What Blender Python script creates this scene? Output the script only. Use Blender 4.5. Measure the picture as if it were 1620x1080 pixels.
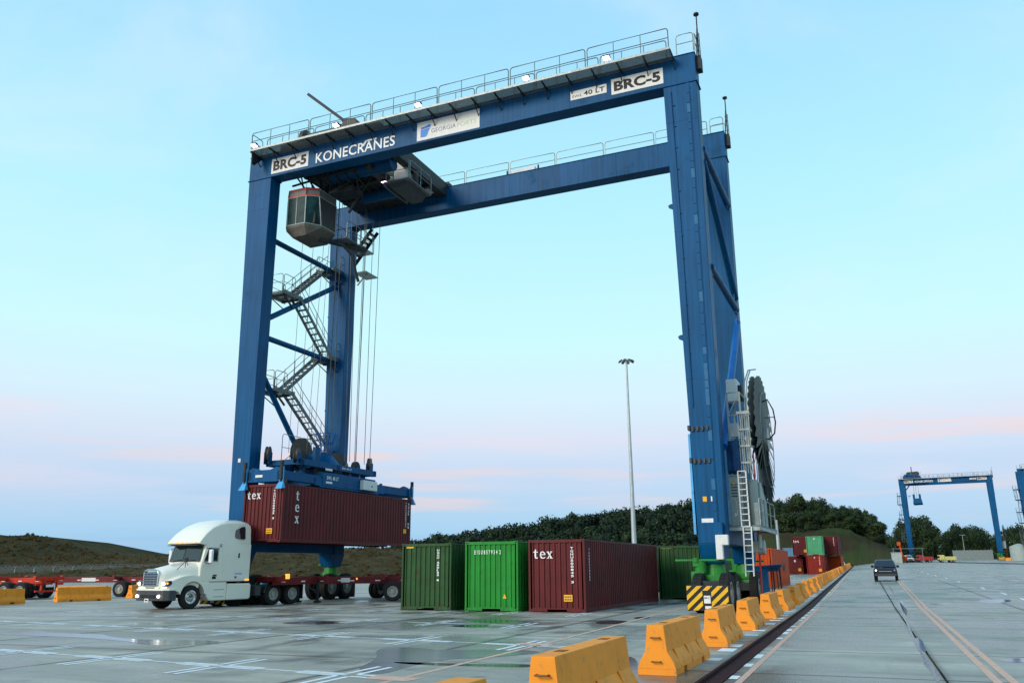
import bpy, bmesh, math, random
from mathutils import Vector, Matrix
R=math.radians; PI=math.pi
S=bpy.context.scene; COL=S.collection
for o in list(bpy.data.objects): bpy.data.objects.remove(o)
random.seed(7)
# ------------------------------------------------------------------ camera
W0,H0=1620,1080; FPX=1322.; EYE=1.76
def _basis():
    y=Vector((1368-810,-(893-540),-FPX)).normalized()
    a=R(.4)
    q=Vector((1368-810-3000*math.cos(a),-(893-540)-3000*math.sin(a),-FPX))
    n=y.cross(q).normalized()
    if n.y<0: n=-n
    x=y.cross(n)
    return x,y,n
_bx,_by,_bz=_basis()     # world axes written in camera space
CAMR=Matrix((_bx,_by,_bz))   # rows: camera -> world rotation
cd=bpy.data.cameras.new('camera'); cam=bpy.data.objects.new('camera',cd); COL.objects.link(cam)
cd.sensor_width=36; cd.lens=36*FPX/W0; cd.clip_end=6000; cd.clip_start=.1
cam.matrix_world=Matrix.Translation((0,0,EYE))@CAMR.to_4x4()
S.camera=cam
def ray(px,py): return CAMR@Vector((px-810,-(py-540),-FPX))
C0=Vector((0,0,EYE))
def ss(a,b,t):
    t=max(0,min(1,(t-a)/(b-a))); return t*t*(3-2*t)
def H(x,y):
    """height of the paved ground: level near the camera, rising gently beyond"""
    s=.3+.7*ss(-10,3,x)
    return .0115*max(0,y-40)*s
def gpix(px,py):
    """point on the ground seen at a photo pixel"""
    r=ray(px,py); r=r/r.y; lo=1.; y=1.
    while y<600:
        p=C0+r*y
        if p.z<H(p.x,p.y): break
        lo=y; y*=1.04
    hi=y
    for i in range(30):
        m=(lo+hi)/2; p=C0+r*m
        if p.z<H(p.x,p.y): hi=m
        else: lo=m
    return C0+r*lo
def dpix(px,py,depth):
    """point at a photo pixel at a distance along y"""
    r=ray(px,py); return C0+r*(depth/r.y)
# ------------------------------------------------------------------ sky, sun, exposure
def rgb(r,g,b):
    f=lambda c:(c/255/12.92) if c/255<=.04045 else ((c/255+.055)/1.055)**2.4
    return (f(r),f(g),f(b),1)
world=bpy.data.worlds.new('World'); S.world=world; world.use_nodes=True
nt=world.node_tree; nt.nodes.clear()
N=lambda t,**k:_n(nt,t,k)
def _n(tree,t,k):
    n=tree.nodes.new(t)
    for a,b in k.items(): setattr(n,a,b)
    return n
L=nt.links.new
out=N('ShaderNodeOutputWorld'); bg=N('ShaderNodeBackground'); L(bg.outputs[0],out.inputs[0])
tc=N('ShaderNodeTexCoord'); sep=N('ShaderNodeSeparateXYZ'); L(tc.outputs['Generated'],sep.inputs[0])
ramp=N('ShaderNodeValToRGB'); L(sep.outputs['Z'],ramp.inputs[0])
cr=ramp.color_ramp
stops=[(0,(150,200,233)),(.045,(163,208,240)),(.10,(192,216,242)),(.145,(214,226,245)),(.19,(214,240,252)),(.26,(204,250,255)),(.40,(184,242,255)),(.60,(160,221,255)),(1,(118,184,244))]
while len(cr.elements)<len(stops): cr.elements.new(.5)
for e,(p,c) in zip(cr.elements,stops): e.position=p; e.color=rgb(*c)
# pink stripes of cloud low over the horizon, thin cirrus higher up
def cloud(scale,zs,lo,hi,band,col,base,amount,seed):
    mp=N('ShaderNodeMapping'); L(tc.outputs['Generated'],mp.inputs[0]); mp.inputs['Scale'].default_value=(scale,scale,zs); mp.inputs['Location'].default_value=(seed,seed*.7,seed*.3)
    no=N('ShaderNodeTexNoise'); no.inputs['Scale'].default_value=1; no.inputs['Detail'].default_value=6; no.inputs['Roughness'].default_value=.55; no.inputs['Distortion'].default_value=.3
    L(mp.outputs[0],no.inputs['Vector'])
    m1=N('ShaderNodeMapRange',interpolation_type='SMOOTHSTEP'); L(no.outputs[0],m1.inputs[0]); m1.inputs[1].default_value=lo; m1.inputs[2].default_value=hi
    r=N('ShaderNodeValToRGB'); L(sep.outputs['Z'],r.inputs[0]); c=r.color_ramp
    while len(c.elements)<len(band): c.elements.new(.5)
    for e,(p,v) in zip(c.elements,band): e.position=p; e.color=(v,v,v,1)
    mu=N('ShaderNodeMath',operation='MULTIPLY'); L(m1.outputs[0],mu.inputs[0]); L(r.outputs[0],mu.inputs[1])
    mu2=N('ShaderNodeMath',operation='MULTIPLY'); L(mu.outputs[0],mu2.inputs[0]); mu2.inputs[1].default_value=amount
    mx=N('ShaderNodeMix',data_type='RGBA'); L(mu2.outputs[0],mx.inputs[0]); L(base,mx.inputs[6]); mx.inputs[7].default_value=rgb(*col)
    return mx.outputs[2]
c1=cloud(1.7,13,.44,.68,[(0,0),(.07,.15),(.105,1),(.16,1),(.21,.1),(.24,0)],(240,222,232),ramp.outputs[0],.65,3.1)
c2=cloud(2.5,40,.5,.72,[(0,0),(.02,.3),(.08,1),(.135,.9),(.18,0)],(250,212,202),c1,.62,8.7)
c3=cloud(2.5,34,.48,.7,[(0,.1),(.02,.8),(.07,.8),(.11,.1),(.14,0)],(150,188,226),c2,.5,1.7)
c4=cloud(2.2,4,.46,.8,[(0,0),(.2,0),(.3,.7),(.6,1),(1,.6)],(234,244,255),c3,.6,5.2)
nish=N('ShaderNodeTexSky',sky_type='NISHITA'); nish.sun_disc=False; nish.sun_elevation=R(22); nish.sun_rotation=R(200)
nm=N('ShaderNodeMix',data_type='RGBA',blend_type='ADD'); nm.inputs[0].default_value=1
sc=N('ShaderNodeVectorMath',operation='SCALE'); L(nish.outputs[0],sc.inputs[0]); sc.inputs[3].default_value=.006
L(c4,nm.inputs[6]); L(sc.outputs[0],nm.inputs[7])
L(nm.outputs[2],bg.inputs[0]); bg.inputs[1].default_value=1.0
sd=bpy.data.lights.new('sun','SUN'); sd.energy=2.5; sd.angle=R(26); sd.color=(1,.89,.76)
sun=bpy.data.objects.new('sun',sd); COL.objects.link(sun)
sun.rotation_euler=Vector((.45,.85,-.42)).to_track_quat('-Z','Y').to_euler()
S.view_settings.view_transform='Standard'; S.view_settings.look='None'; S.view_settings.exposure=0; S.view_settings.gamma=1
S.render.engine='CYCLES'
# ------------------------------------------------------------------ materials
MATS={}
def mat(name,col,rough=.6,metal=0,var=.12,scale=2.,bump=0,bscale=40,streak=0,dirt=None,dirtamt=.3,coat=0,emit=None,es=1,spec=.22,world=False):
    """procedural painted or raw surface: tone variation, run-down streaks, dirt patches, fine relief"""
    if name in MATS: return MATS[name]
    m=bpy.data.materials.new(name); m.use_nodes=True; t=m.node_tree; b=t.nodes['Principled BSDF']; l=t.links.new
    n=lambda k,**a:_n(t,k,a)
    if len(col)==3: col=(*col,1)
    b.inputs['Roughness'].default_value=rough; b.inputs['Metallic'].default_value=metal; b.inputs['Specular IOR Level'].default_value=spec
    if coat: b.inputs['Coat Weight'].default_value=coat; b.inputs['Coat Roughness'].default_value=.08
    if emit:
        b.inputs['Emission Color'].default_value=(*emit,1); b.inputs['Emission Strength'].default_value=es
    co=n('ShaderNodeTexCoord'); src=co.outputs['Object']
    if world: src=n('ShaderNodeNewGeometry').outputs['Position']
    cur=None
    no=n('ShaderNodeTexNoise'); no.inputs['Scale'].default_value=scale; no.inputs['Detail'].default_value=5; l(src,no.inputs['Vector'])
    mr=n('ShaderNodeMapRange'); l(no.outputs[0],mr.inputs[0]); mr.inputs[1].default_value=.3; mr.inputs[2].default_value=.7; mr.inputs[3].default_value=1-var; mr.inputs[4].default_value=1+var
    v=n('ShaderNodeVectorMath',operation='SCALE'); v.inputs[0].default_value=col[:3]; l(mr.outputs[0],v.inputs[3]); cur=v.outputs[0]
    if streak:
        mp=n('ShaderNodeMapping'); mp.inputs['Scale'].default_value=(5,5,.22); l(src,mp.inputs[0])
        n2=n('ShaderNodeTexNoise'); n2.inputs['Scale'].default_value=1.5; n2.inputs['Detail'].default_value=6; l(mp.outputs[0],n2.inputs['Vector'])
        m2=n('ShaderNodeMapRange'); l(n2.outputs[0],m2.inputs[0]); m2.inputs[1].default_value=.35; m2.inputs[2].default_value=.72; m2.inputs[3].default_value=1; m2.inputs[4].default_value=1-streak
        v2=n('ShaderNodeVectorMath',operation='SCALE'); l(cur,v2.inputs[0]); l(m2.outputs[0],v2.inputs[3]); cur=v2.outputs[0]
    if dirt:
        n3=n('ShaderNodeTexNoise'); n3.inputs['Scale'].default_value=scale*2.3; n3.inputs['Detail'].default_value=8; n3.inputs['Roughness'].default_value=.65; l(src,n3.inputs['Vector'])
        m3=n('ShaderNodeMapRange',interpolation_type='SMOOTHSTEP'); l(n3.outputs[0],m3.inputs[0]); m3.inputs[1].default_value=.62-dirtamt*.3; m3.inputs[2].default_value=.8-dirtamt*.2; m3.inputs[4].default_value=.8
        mx=n('ShaderNodeMix',data_type='RGBA'); l(m3.outputs[0],mx.inputs[0]); l(cur,mx.inputs[6]); mx.inputs[7].default_value=(*dirt,1); cur=mx.outputs[2]
        m4=n('ShaderNodeMapRange'); l(m3.outputs[0],m4.inputs[0]); m4.inputs[3].default_value=rough; m4.inputs[4].default_value=min(1,rough+.25); l(m4.outputs[0],b.inputs['Roughness'])
    l(cur,b.inputs['Base Color'])
    if bump:
        n4=n('ShaderNodeTexNoise'); n4.inputs['Scale'].default_value=bscale; n4.inputs['Detail'].default_value=4; l(src,n4.inputs['Vector'])
        bp=n('ShaderNodeBump'); bp.inputs['Strength'].default_value=bump; bp.inputs['Distance'].default_value=.02; l(n4.outputs[0],bp.inputs['Height']); l(bp.outputs[0],b.inputs['Normal'])
    MATS[name]=m; return m
BLUE=mat('crane_blue_paint',(.0012,.088,.232),.46,var=.14,scale=.35,streak=.34,spec=.13,dirt=(.012,.06,.11),dirtamt=.22)
BLUE2=mat('blue_bright_paint',(.005,.10,.34),.4,var=.1,scale=1,dirt=(.01,.06,.16),dirtamt=.15)
LBLUE=mat('light_blue_paint',(.08,.36,.66),.45,var=.1,scale=2,dirt=(.04,.12,.2),dirtamt=.25)
DARK=mat('dark_steel',(.025,.03,.034),.5,var=.3,scale=3,dirt=(.07,.05,.035),dirtamt=.3)
GREASE=mat('greasy_machinery',(.05,.045,.04),.45,var=.4,scale=4,dirt=(.11,.07,.04),dirtamt=.5)
GALV=mat('galvanised_steel',(.30,.33,.32),.5,.5,var=.2,scale=6,bump=.1,dirt=(.14,.14,.12),dirtamt=.2)
GRATE=mat('walkway_grating',(.19,.21,.21),.6,.4,var=.25,scale=9,bump=.3,bscale=90); GRATE.node_tree.nodes['Principled BSDF'].inputs['Alpha'].default_value=.72
REELM=mat('reel_plate_grey',(.12,.14,.13),.55,.2,var=.25,scale=2)
WHITE=mat('white_enamel',(.72,.72,.70),.4,var=.05,scale=2,dirt=(.45,.42,.36),dirtamt=.15,streak=.08)
CREAM=mat('truck_cream_paint',(.85,.81,.69),.28,var=.03,scale=1,coat=.5,dirt=(.52,.48,.38),dirtamt=.05)
CABGREY=mat('cabinet_grey_green',(.36,.42,.40),.5,var=.1,scale=1.5,streak=.15)
SIGNW=mat('sign_white',(.80,.77,.74),.5,var=.04,scale=3,streak=.06)
BLACKT=mat('lettering_black',(.02,.02,.022),.5,var=.1)
WHITET=mat('lettering_white',(.85,.85,.84),.5,var=.08,scale=5)
GREYB=mat('lettering_slate_blue',(.12,.19,.30),.5); LGREEN=mat('lettering_pale_green',(.42,.62,.30),.5); LOGOB=mat('logo_blue',(.02,.20,.62),.4)
REDT=mat('lettering_red',(.5,.05,.04),.5)
YEL=mat('hazard_yellow',(.82,.45,.02),.5,var=.1,scale=3,dirt=(.3,.18,.04),dirtamt=.15)
YELS=mat('sticker_yellow',(.85,.42,.03),.5,var=.05)
TILEB=mat('faded_blue_paint',(.02,.13,.27),.5,var=.15,scale=3)
CGREEN=mat('bright_green_paint',(.025,.22,.035),.42,var=.15,scale=2,dirt=(.06,.14,.04),dirtamt=.3)
RUBBER=mat('tyre_rubber',(.018,.018,.019),.8,var=.25,scale=8,bump=.3,bscale=60,dirt=(.06,.055,.05),dirtamt=.3)
CHROME=mat('polished_alloy',(.68,.70,.72),.18,1,var=.05)
RIM=mat('painted_rim',(.36,.35,.32),.5,var=.1,dirt=(.2,.18,.15),dirtamt=.3)
GLASS=mat('dark_glazing',(.015,.022,.026),.06,var=.1,spec=.8)
GLASSC=mat('cab_glazing_green',(.012,.05,.055),.35,var=.5,scale=2.,spec=.12); GLASSC.node_tree.nodes['Principled BSDF'].inputs['Alpha'].default_value=.8
BLACKP=mat('black_plastic',(.02,.021,.023),.55,var=.15)
GREYP=mat('bumper_grey_plastic',(.06,.065,.07),.5,var=.15)
ROPE=mat('wire_rope',(.10,.11,.11),.5,.4)
LAMPW=mat('lit_floodlight',(1,1,1),.3,emit=(1,.62,.95),es=5)
HEADL=mat('lit_headlamp',(1,1,1),.2,emit=(1,.93,.8),es=5)
FOGL=mat('lit_foglamp',(1,1,1),.2,emit=(1,.85,.75),es=6)
AMBER=mat('lit_amber_marker',(1,.5,.08),.3,emit=(1,.38,.04),es=1.2)
REDR=mat('red_reflector',(.6,.02,.01),.3)
CHRED=mat('chassis_dark_red',(.16,.014,.016),.5,var=.2,scale=3,dirt=(.07,.03,.02),dirtamt=.3)
CHORG=mat('chassis_orange',(.55,.034,.010),.5,var=.15,scale=3,dirt=(.3,.05,.02),dirtamt=.2)
CRED=mat('container_oxide_red',(.125,.0095,.012),.45,var=.18,scale=1.2,streak=.34,dirt=(.075,.022,.014),dirtamt=.35)
CRED2=mat('container_rust_red',(.24,.017,.009),.5,var=.14,scale=1.2,streak=.2)
CGRD=mat('container_dark_green',(.020,.085,.022),.5,var=.2,scale=1.2,streak=.4,dirt=(.055,.035,.015),dirtamt=.42)
CGRB=mat('container_bright_green',(.008,.25,.024),.45,var=.12,scale=1.2,streak=.28,dirt=(.03,.11,.03),dirtamt=.28)
CGRP=mat('container_pale_green',(.08,.34,.17),.5,var=.1,scale=1.2,streak=.2)
CORG=mat('container_orange',(.60,.075,.012),.5,var=.12,scale=1.2,streak=.25,dirt=(.3,.06,.03),dirtamt=.1)
CBLU=mat('container_slate_blue',(.10,.22,.36),.5,var=.1,streak=.1)
CBLK=mat('container_black_blue',(.012,.014,.03),.5,var=.1)
RUSTY=mat('rusty_bottom_rail',(.05,.026,.018),.7,var=.4,scale=6)
BARR=mat('barrier_orange',(.93,.31,.026),.6,var=.07,scale=2.2,bump=.12,bscale=60,dirt=(.38,.20,.09),dirtamt=.30,streak=.08)
POLEM=mat('pole_galvanised',(.42,.45,.46),.45,.3,var=.12,scale=1)
SUVP=mat('suv_dark_blue',(.004,.008,.02),.25,var=.1,coat=.7)
VWHITE=mat('car_white',(.75,.75,.75),.3,coat=.4); VYEL=mat('truck_pale_yellow',(.62,.55,.20),.5); VRED=mat('machine_red',(.45,.05,.05),.5)
TARP=mat('blue_tarpaulin',(.006,.05,.14),.6,var=.3,scale=4,bump=.6,bscale=7)
STEELRUST=mat('trench_maroon_steel',(.040,.009,.010),.7,spec=.1,var=.3,scale=5)
LINEP=mat('road_paint_salmon',(.66,.40,.29),.65,var=.12,scale=6,dirt=(.33,.25,.19),dirtamt=.3,world=True)
LINEW=mat('road_paint_white',(.78,.80,.80),.6,var=.1,scale=6,dirt=(.5,.5,.47),dirtamt=.18,world=True)
# concrete with damp patches
def concrete(name,base,wetlo=.50,seed=0,edge=False):
    m=bpy.data.materials.new(name); m.use_nodes=True; t=m.node_tree; b=t.nodes['Principled BSDF']; l=t.links.new
    n=lambda k,**a:_n(t,k,a)
    P=n('ShaderNodeNewGeometry').outputs['Position']
    oi=n('ShaderNodeObjectInfo')
    def noise(sc,det=6,ro=.6,stretch=None,off=0):
        mp=n('ShaderNodeMapping'); l(P,mp.inputs[0]); mp.inputs['Location'].default_value=(off+seed,off*2,0)
        if stretch: mp.inputs['Scale'].default_value=stretch
        k=n('ShaderNodeTexNoise'); k.inputs['Scale'].default_value=sc; k.inputs['Detail'].default_value=det; k.inputs['Roughness'].default_value=ro; k.inputs['Distortion'].default_value=.4
        l(mp.outputs[0],k.inputs['Vector']); return k.outputs[0]
    big=noise(.13,5); mid=noise(.55,7,.62,(1,.55,1),7); fine=noise(9,6,.7,None,3)
    def rng(s,a,bb,c,d,sm=False):
        q=n('ShaderNodeMapRange'); 
        if sm: q.interpolation_type='SMOOTHSTEP'
        l(s,q.inputs[0])
        for i,v in enumerate((a,bb,c,d)): q.inputs[i+1].default_value=v
        return q.outputs[0]
    def mul(a,c):
        q=n('ShaderNodeMath',operation='MULTIPLY'); l(a,q.inputs[0]); l(c,q.inputs[1]); return q.outputs[0]
    tone=mul(rng(mid,.3,.72,.72,1.28),mul(rng(fine,.3,.7,.90,1.10),rng(oi.outputs['Random'],0,1,.84,1.12)))
    # damp: dark and slick where the low noise is high
    add=n('ShaderNodeMath',operation='MULTIPLY_ADD'); l(mid,add.inputs[0]); add.inputs[1].default_value=.55; l(rng(big,0,1,0,.6),add.inputs[2])
    wet=rng(add.outputs[0],wetlo+.02,wetlo+.15,0,1,True)
    band=noise(.9,5,.6,(.16,1,1),21); fl=noise(3.2,8,.7,None,41)
    tone=mul(tone,mul(rng(band,.35,.66,1.15,.62),rng(fl,.62,.78,1,.78,True)))
    # rubber tracks along the lanes and dark oil spots
    trk=noise(1.1,4,.6,(1.4,.045,1),77); tone=mul(tone,rng(trk,.56,.72,1,.80,True))
    vo=n('ShaderNodeTexVoronoi'); vo.inputs['Scale'].default_value=.55; l(P,vo.inputs['Vector']); tone=mul(tone,rng(vo.outputs['Distance'],.03,.11,.62,1,True))
    if edge:   # damp dirt gathered along the slab joints
        gs=n('ShaderNodeSeparateXYZ'); l(n('ShaderNodeTexCoord').outputs['Generated'],gs.inputs[0]); es_=None
        for ax in (0,1):
            pp=n('ShaderNodeMath',operation='PINGPONG'); l(gs.outputs[ax],pp.inputs[0]); pp.inputs[1].default_value=.5
            wb=n('ShaderNodeMath',operation='MULTIPLY_ADD'); l(mid,wb.inputs[0]); wb.inputs[1].default_value=-.045; l(pp.outputs[0],wb.inputs[2])
            q=rng(wb.outputs[0],-.022,.006,.50,1,True)
            es_=q if es_ is None else mul(es_,q)
        tone=mul(tone,es_)
    v=n('ShaderNodeVectorMath',operation='SCALE'); v.inputs[0].default_value=base; l(tone,v.inputs[3])
    mx=n('ShaderNodeMix',data_type='RGBA'); l(wet,mx.inputs[0]); l(v.outputs[0],mx.inputs[6])
    v2=n('ShaderNodeVectorMath',operation='SCALE'); l(v.outputs[0],v2.inputs[0]); v2.inputs[3].default_value=.36; l(v2.outputs[0],mx.inputs[7])
    l(mx.outputs[2],b.inputs['Base Color'])
    l(rng(wet,0,1,.62,.26),b.inputs['Roughness'])
    bp=n('ShaderNodeBump'); bp.inputs['Strength'].default_value=.5; bp.inputs['Distance'].default_value=.006; l(fine,bp.inputs['Height']); l(bp.outputs[0],b.inputs['Normal'])
    return m
CONC=concrete('yard_concrete',(.44,.40,.32),.50,edge=True)
CONCR=concrete('road_concrete',(.41,.385,.315),.45,31,edge=True)
CONCF=concrete('far_concrete',(.41,.385,.32),.48,12)
JOINT=mat('joint_dark',(.05,.055,.055),.6,world=True)
FILM=mat('damp_film',(.10,.115,.12),.2,var=.25,scale=1.2,spec=.5,world=True)
WATER=mat('puddle_water',(.055,.065,.07),.10,var=.1,spec=.9)
# ------------------------------------------------------------------ mesh builder
class MB:
    def __init__(s): s.v=[]; s.f=[]; s.m=[]
    def add(s,vs,fs,mi=0):
        n=len(s.v); s.v+= [tuple(p) for p in vs]
        for f in fs: s.f.append([n+i for i in f]); s.m.append(mi)
        return s
    def box(s,a,b,mi=0):
        x0,y0,z0=a; x1,y1,z1=b
        return s.add([(x0,y0,z0),(x1,y0,z0),(x1,y1,z0),(x0,y1,z0),(x0,y0,z1),(x1,y0,z1),(x1,y1,z1),(x0,y1,z1)],
            [(0,3,2,1),(4,5,6,7),(0,1,5,4),(1,2,6,5),(2,3,7,6),(3,0,4,7)],mi)
    def hexa(s,bot,top,mi=0):   # 4 bottom, 4 top corners
        return s.add(list(bot)+list(top),[(0,3,2,1),(4,5,6,7),(0,1,5,4),(1,2,6,5),(2,3,7,6),(3,0,4,7)],mi)
    def beam(s,p,q,w,h,mi=0,up=(0,0,1)):
        p=Vector(p);q=Vector(q);d=(q-p).normalized();u=Vector(up)
        if abs(d.dot(u))>.98: u=Vector((0,1,0))
        a=d.cross(u).normalized(); b=a.cross(d).normalized(); a*=w/2; b*=h/2
        return s.hexa([p-a-b,p+a-b,p+a+b,p-a+b],[q-a-b,q+a-b,q+a+b,q-a+b],mi)
    def cyl(s,p,q,r0,r1=None,seg=12,mi=0,caps=True):
        r1=r0 if r1 is None else r1
        p=Vector(p);q=Vector(q);d=(q-p).normalized()
        u=Vector((0,0,1)) if abs(d.z)<.9 else Vector((1,0,0))
        a=d.cross(u).normalized(); b=d.cross(a).normalized()
        vs=[]
        for c,r in ((p,r0),(q,r1)):
            for i in range(seg):
                t=2*PI*i/seg; vs.append(c+a*math.cos(t)*r+b*math.sin(t)*r)
        fs=[(i,(i+1)%seg,seg+(i+1)%seg,seg+i) for i in range(seg)]
        if caps: fs+=[tuple(range(seg))[::-1],tuple(range(seg,2*seg))]
        return s.add(vs,fs,mi)
    def tube(s,pts,r,seg=6,mi=0):
        pts=[Vector(p) for p in pts]; vs=[]; n=len(pts); ref=None
        for i,p in enumerate(pts):
            d=((pts[min(i+1,n-1)]-p).normalized()+(p-pts[max(i-1,0)]).normalized())
            d=d.normalized() if d.length>1e-6 else Vector((0,0,1))
            if ref is None: ref=Vector((0,0,1)) if abs(d.z)<.9 else Vector((1,0,0))
            a=d.cross(ref); 
            if a.length<.05: ref=Vector((.3,1,.2)); a=d.cross(ref)
            a.normalize(); b=d.cross(a).normalized()
            for k in range(seg):
                t=2*PI*k/seg; vs.append(p+a*math.cos(t)*r+b*math.sin(t)*r)
        fs=[]
        for i in range(n-1):
            for k in range(seg): fs.append((i*seg+k,i*seg+(k+1)%seg,(i+1)*seg+(k+1)%seg,(i+1)*seg+k))
        fs+=[tuple(range(seg))[::-1],tuple(range((n-1)*seg,n*seg))]
        return s.add(vs,fs,mi)
    def prism(s,poly,fn,a,b,mi=0):
        """poly 2-D, fn(u,v,w)->point, extruded w from a to b"""
        n=len(poly)
        vs=[fn(u,v,a) for u,v in poly]+[fn(u,v,b) for u,v in poly]
        fs=[tuple(range(n))[::-1],tuple(range(n,2*n))]+[(i,(i+1)%n,n+(i+1)%n,n+i) for i in range(n)]
        return s.add(vs,fs,mi)
    def lathe(s,prof,c,axis,seg=24,mi=0):
        """prof list of (r, h); around an axis 'x','y' or 'z' at c"""
        vs=[]
        for r,h in prof:
            for k in range(seg):
                t=2*PI*k/seg; a,b=r*math.cos(t),r*math.sin(t)
                p={'x':(h,a,b),'y':(b,h,a),'z':(a,b,h)}[axis]
                vs.append((c[0]+p[0],c[1]+p[1],c[2]+p[2]))
        fs=[]
        for i in range(len(prof)-1):
            for k in range(seg): fs.append((i*seg+k,i*seg+(k+1)%seg,(i+1)*seg+(k+1)%seg,(i+1)*seg+k))
        return s.add(vs,fs,mi)
    def mesh(s,name,mats,smooth=0):
        me=bpy.data.meshes.new(name); me.from_pydata(s.v,[],s.f)
        for m in (mats if isinstance(mats,(list,tuple)) else [mats]): me.materials.append(m)
        me.polygons.foreach_set('material_index',s.m)
        bm=bmesh.new(); bm.from_mesh(me); bmesh.ops.recalc_face_normals(bm,faces=bm.faces); bm.to_mesh(me); bm.free()
        if smooth:
            me.polygons.foreach_set('use_smooth',[True]*len(me.polygons)); me.set_sharp_from_angle(angle=R(smooth))
        me.update(); return me
    def build(s,name,mats,parent=None,smooth=0,bevel=0,bseg=2,label=None,loc=None,rz=0):
        o=bpy.data.objects.new(name,s.mesh(name,mats,smooth)); COL.objects.link(o)
        if parent is not None: o.parent=parent
        if loc is not None: o.location=loc
        o.rotation_euler.z=rz
        if bevel:
            b=o.modifiers.new('bevel','BEVEL'); b.width=bevel; b.segments=bseg; b.limit_method='ANGLE'; b.angle_limit=R(35)
        if label: o['label']=label
        return o
def tag(o,label=None,cat=None,group=None,kind=None):
    for k,v in (('label',label),('category',cat),('group',group),('kind',kind)):
        if v: o[k]=v
    return o
def empty(name,loc=(0,0,0),rz=0,label=None,cat=None,group=None):
    o=bpy.data.objects.new(name,None); COL.objects.link(o); o.location=loc; o.rotation_euler.z=rz; o.empty_display_size=.2
    return tag(o,label,cat,group)
CH={}
def copy_tree(o,parent=None,label=None):
    c=o.copy(); COL.objects.link(c); c.parent=parent
    if parent is None and label: c['label']=label
    for ch in o.children: copy_tree(ch,c)
    return c
def text_mb(txt,org,xd,yd,width,height,thick=.01,bold=.02,shear=0):
    """lettering fitted to a box: org lower left corner, xd reading direction, yd up direction"""
    c=bpy.data.curves.new('t','FONT'); c.body=txt; c.offset=bold; c.shear=shear; c.resolution_u=3; c.space_character=1.05
    o=bpy.data.objects.new('t',c); COL.objects.link(o); bpy.context.view_layer.update()
    dg=bpy.context.evaluated_depsgraph_get(); me=bpy.data.meshes.new_from_object(o.evaluated_get(dg))
    xs=[v.co.x for v in me.vertices]; ys=[v.co.y for v in me.vertices]
    x0,x1,y0,y1=min(xs),max(xs),min(ys),max(ys)
    org=Vector(org);xd=Vector(xd).normalized();yd=Vector(yd).normalized(); nd=xd.cross(yd)
    mb=MB(); vs=[org+xd*((v.co.x-x0)/(x1-x0)*width)+yd*((v.co.y-y0)/(y1-y0)*height)+nd*thick for v in me.vertices]
    mb.add(vs,[tuple(p.vertices) for p in me.polygons])
    bpy.data.objects.remove(o); bpy.data.curves.remove(c); bpy.data.meshes.remove(me)
    return mb
def clip_poly(poly,x0,y0,x1,y1):
    def cl(p,f,inter):
        o=[]
        for i in range(len(p)):
            a,b=p[i-1],p[i]
            if f(b):
                if not f(a): o.append(inter(a,b))
                o.append(b)
            elif f(a): o.append(inter(a,b))
        return o
    def ix(x): return lambda a,b:(x,a[1]+(b[1]-a[1])*(x-a[0])/(b[0]-a[0]))
    def iy(y): return lambda a,b:(a[0]+(b[0]-a[0])*(y-a[1])/(b[1]-a[1]),y)
    for f,i in ((lambda p:p[0]>=x0,ix(x0)),(lambda p:p[0]<=x1,ix(x1)),(lambda p:p[1]>=y0,iy(y0)),(lambda p:p[1]<=y1,iy(y1))):
        poly=cl(poly,f,i)
        if not poly: return []
    return poly
# ================================================================== ground
def sheet(name,xs,ys,dz,m,hf=None,kind='structure',parent=None,label=None):
    hf=hf or H; mb=MB(); n=len(xs)
    vs=[(x,y,hf(x,y)+dz) for y in ys for x in xs]
    fs=[(j*n+i,j*n+i+1,(j+1)*n+i+1,(j+1)*n+i) for j in range(len(ys)-1) for i in range(n-1)]
    mb.add(vs,fs); o=mb.build(name,m,parent,smooth=60)
    if kind: o['kind']=kind
    if label: o['label']=label
    return o
def lin(a,b,n): return [a+(b-a)*i/n for i in range(n+1)]
GRASSF=mat('rough_grassland',(.055,.062,.03),.9,var=.3,scale=.05,world=True)
sheet('terrain',lin(-1500,1500,40),lin(-200,3000,60),-.9,GRASSF,kind='structure')
# paved yard: single slabs near by, sheets beyond them
YX=[-2.64-6.2*i for i in range(10)][::-1]          # slab joints of the yard
YY=[3.0+6.3*i for i in range(11)]
RX=[-2.26,1.0,5.6,10.4,15.2,20.0,24.8,29.6]
RY=[3.0+4.2*i for i in range(20)]
base=MB()
def deck(x0,x1,y0,y1,top=-.06):
    base.add([(x0,y0,H(x0,y0)+top),(x1,y0,H(x1,y0)+top),(x1,y1,H(x1,y1)+top),(x0,y1,H(x0,y1)+top)],[(0,1,2,3)])
sheet('yard_bed',lin(-62,35,20),lin(0,86,20),-.14,JOINT)
yard=empty('yard_pavement'); yard['kind']='structure'
road=empty('road_pavement'); road['kind']='structure'
def slabs(XS,YS,m,par,g=.022):
    for j in range(len(YS)-1):
        for i in range(len(XS)-1):
            x0,x1,y0,y1=XS[i]+g,XS[i+1]-g,YS[j]+g,YS[j+1]-g
            mb=MB(); d=random.uniform(-.002,.001)
            cs=[(x0,y0),(x1,y0),(x1,y1),(x0,y1)]
            mb.hexa([(a-x0,b-y0,H(a,b)-.12) for a,b in cs],[(a-x0,b-y0,H(a,b)+d) for a,b in cs])
            mb.build('concrete_slab',m,par,loc=(x0,y0,0))
slabs(YX,YY,CONC,yard); slabs(RX,RY,CONCR,road)
far=sheet('far_yard',[-400,-200,-120,-80,YX[0]],lin(-20,320,34),-.004,CONCF)
sheet('far_yard_beyond',lin(YX[0],-2.64,12),lin(YY[-1],330,40),-.004,CONCF)
sheet('far_road',lin(-2.26,RX[-1],8),lin(RY[-1],340,40),-.004,CONCF)
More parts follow.
